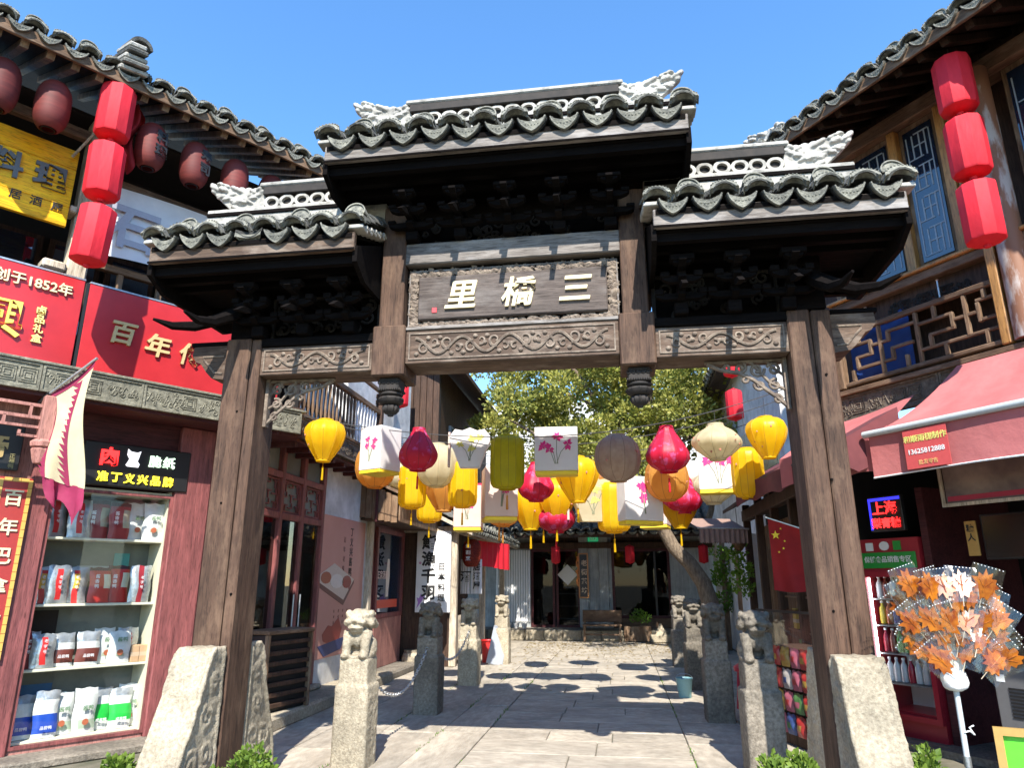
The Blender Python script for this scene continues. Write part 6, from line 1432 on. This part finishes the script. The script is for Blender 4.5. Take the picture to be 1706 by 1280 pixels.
part('end_valance', MB().grid(lambda a, b: (2.0, .75 * a, 2.62 + (.22 + .42 * a) * b + .05 * abs(math.sin(8 * a)) * (1 - b)), 18, 4), 'awning_dk', MA, 70)
part('frame_bar', MB().tube([(-.9, .02, 2.83), (2.0, .02, 2.83)], .018, 8), 'black', MA)
NF = thing('national_flag', 'red five star flag hanging under the dark maroon awning', 'flag', (1.72, 8.62, 0), R(-20))
part('cloth', MB().grid(lambda a, b: (.42 * a, .04 * math.sin(8 * a + 2 * b) * (1.1 - b), 1.50 + .10 * (a - .5) ** 2 + (.82 - .16 * a) * b), 16, 12), 'flag_red', NF, 70)
def star(cx, cz, r): return [(cx + (r if k % 2 == 0 else r * .4) * math.sin(math.pi * k / 5), cz + (r if k % 2 == 0 else r * .4) * math.cos(math.pi * k / 5)) for k in range(10)]
for cx, cz, r, yy in ((.08, 2.13, .052, -.012), (.15, 1.98, .016, .0), (.10, 1.94, .016, -.01), (.17, 2.06, .014, .0), (.14, 2.2, .014, -.01)): part('star', MB().prism(star(cx, cz, r), yy - .045, yy - .04), 'flag_yellow', NF)
part('flag_rod', MB().tube([(-.02, 0, 2.34), (.45, 0, 2.16)], .01, 6), 'steel', NF)
FA = thing('fringed_awning', 'brown fringed fabric awning right of the leaning tree', 'awning', (1.30, 12.0, 0), R(18))
part('canopy', MB().grid(lambda a, b: (.85 * a, .6 * b, 2.46 + .22 * b + .0 * a), 6, 4), 'awning_br', FA, 60)
part('fringe', MB().grid(lambda a, b: (.85 * a, -.004 + .008 * math.sin(60 * a), 2.22 + .24 * b + .02 * abs(math.sin(70 * a)) * (1 - b)), 100, 3), 'awning_br', FA, 70)
part('front_rod', MB().tube([(-.02, 0, 2.465), (.88, 0, 2.465)], .014, 6), 'palewood', FA)
WW = thing('white_house', 'white plastered house along the right of the passage', 'building', (2.75, 15.5, 0), R(-90))
part('wall', MB().box(-6.5, 3.6, .0, .3, 0, 6.2), 'plaster', WW)
wr = part('roof', MB().prism([(-.5, 6.15), (1.8, 7.3), (1.8, 7.2), (-.5, 6.05)], -6.7, 3.9, 'x'), 'deepwood', WW); tile_slope(wr, -6.6, 3.85, -.55, 6.15, 1.7, 7.25, .30, 0.0, True, (), 0, .1)
part('lower_window', MB().box(-2.4, -1.4, -.03, .0, 1.0, 2.2), 'oldwood_z', WW)
for z, w in ((4.28, 'lower'), (4.98, 'upper')): red_lantern((1.87, 11.0, z), 0, .74, 'dark red cloth lantern, %s of the pair seen through the right corner bracket' % w, 'red lanterns along the passage')
t = thing('cloth_drape', 'white cloth drape hanging beside the ivy column', 'drape', (2.22, 14.1, 0), R(-25)); part('cloth', MB().grid(lambda a, b: (.5 * a * (1.15 - .2 * b), .05 * math.sin(9 * a + b), .75 + 1.75 * b), 18, 8), 'cloth_white', t, 70)
t = thing('red_stool', 'red plastic stool behind the second right bollard', 'stool', (1.62, 10.4, 0)); part('seat', MB().lathe([(.15, .46), (.17, .47), (.17, .52), (.12, .56)], 16), paint((.60, .02, .06), .4), t, 40)
for k in range(4): part('leg', MB().tube([(.11 * math.cos(k * 1.57), .11 * math.sin(k * 1.57), .47), (.15 * math.cos(k * 1.57), .15 * math.sin(k * 1.57), 0)], .018, 6), paint((.60, .02, .06), .4), t)
t = thing('blue_bucket', 'light blue plastic bucket at the foot of the second right bollard', 'bucket', (.86, 11.3, 0)); part('tub', MB().lathe([(.09, 0), (.12, .25), (.128, .26), (.12, .265), (.108, .25), (.08, .02)], 18), paint((.22, .42, .45), .4), t, 40); part('handle', MB().tube([(.12 * math.cos(a * .31), 0, .26 + .06 * math.sin(a * .31)) for a in range(11)], .005, 5), 'steel', t)

DS = thing('timber_shopfront', 'dark open timber shopfront behind the snack counter on the right of the passage', 'building', (2.72, 11.4, 0), R(-90))
part('back_wall', MB().box(-2.4, 2.3, .0, .03, 0, 3.2), 'dark_room', DS)
for x in (-2.3, -1.1, .1, 1.3, 2.2): part('post', MB().cbox(x - .06, x + .06, -.42, -.30, 0, 3.0, .01), 'deepwood', DS)
part('lintel', MB().cbox(-2.4, 2.3, -.43, -.29, 2.7, 2.9, .01), 'deepwood', DS)
part('pent_roof', MB().prism([(-.75, 2.86), (.0, 3.25), (.0, 3.31), (-.75, 2.92)], -2.5, 2.4, 'x'), 'deepwood', DS)
for k in range(17): part('door_panel', MB().cbox(-2.38 + .14 * k, -2.26 + .14 * k, -.10, -.06, .08, 2.6, .01), 'oldwood_z', DS)
for z in (.5, .95, 1.4): part('goods_shelf', MB().cbox(.1, 2.2, -.34, -.03, z, z + .03, .005), 'oldwood_x', DS)
for k in range(8):
    t = thing('goods_box', '%s goods box, %s from the far end on the shelf inside the dark shopfront' % (('red', 'yellow', 'green', 'white')[k % 4], ORD[k]), 'box', (2.5, 11.1 - .235 * k, .985 if k % 2 else .535), R(-90), 'goods boxes in the dark shopfront')
    part('carton', MB().cbox(-.09, .09, -.1, .1, 0, .22 + .05 * (k % 3), .006), paint(((.4, .04, .04), (.5, .35, .05), (.05, .22, .06), (.5, .5, .48))[k % 4]), t); part('carton_band', MB().box(-.091, .091, -.101, .101, .08, .13), paint((.5, .42, .3)), t)
HP = thing('hanging_plant', 'green hanging plant under the pent roof of the dark shopfront', 'plant', (2.1, 13.2, 2.1)); mb = MB()
for k in range(9): leaf_cloud(mb, (rng.uniform(-.12, .12), rng.uniform(-.12, .12), .1 - .09 * k), (.16, .16, .12), 55, .07, rng, -1)
part('foliage', mb, 'leaf_ivy', HP); part('basket', MB().lathe([(.05, .0), (.12, .1), (.13, .16)], 12, (0, 0, .05)), 'oldwood_z', HP); part('hanging_cord', MB().tube([(0, 0, .2), (0, 0, .8)], .005, 4), 'wire', HP)
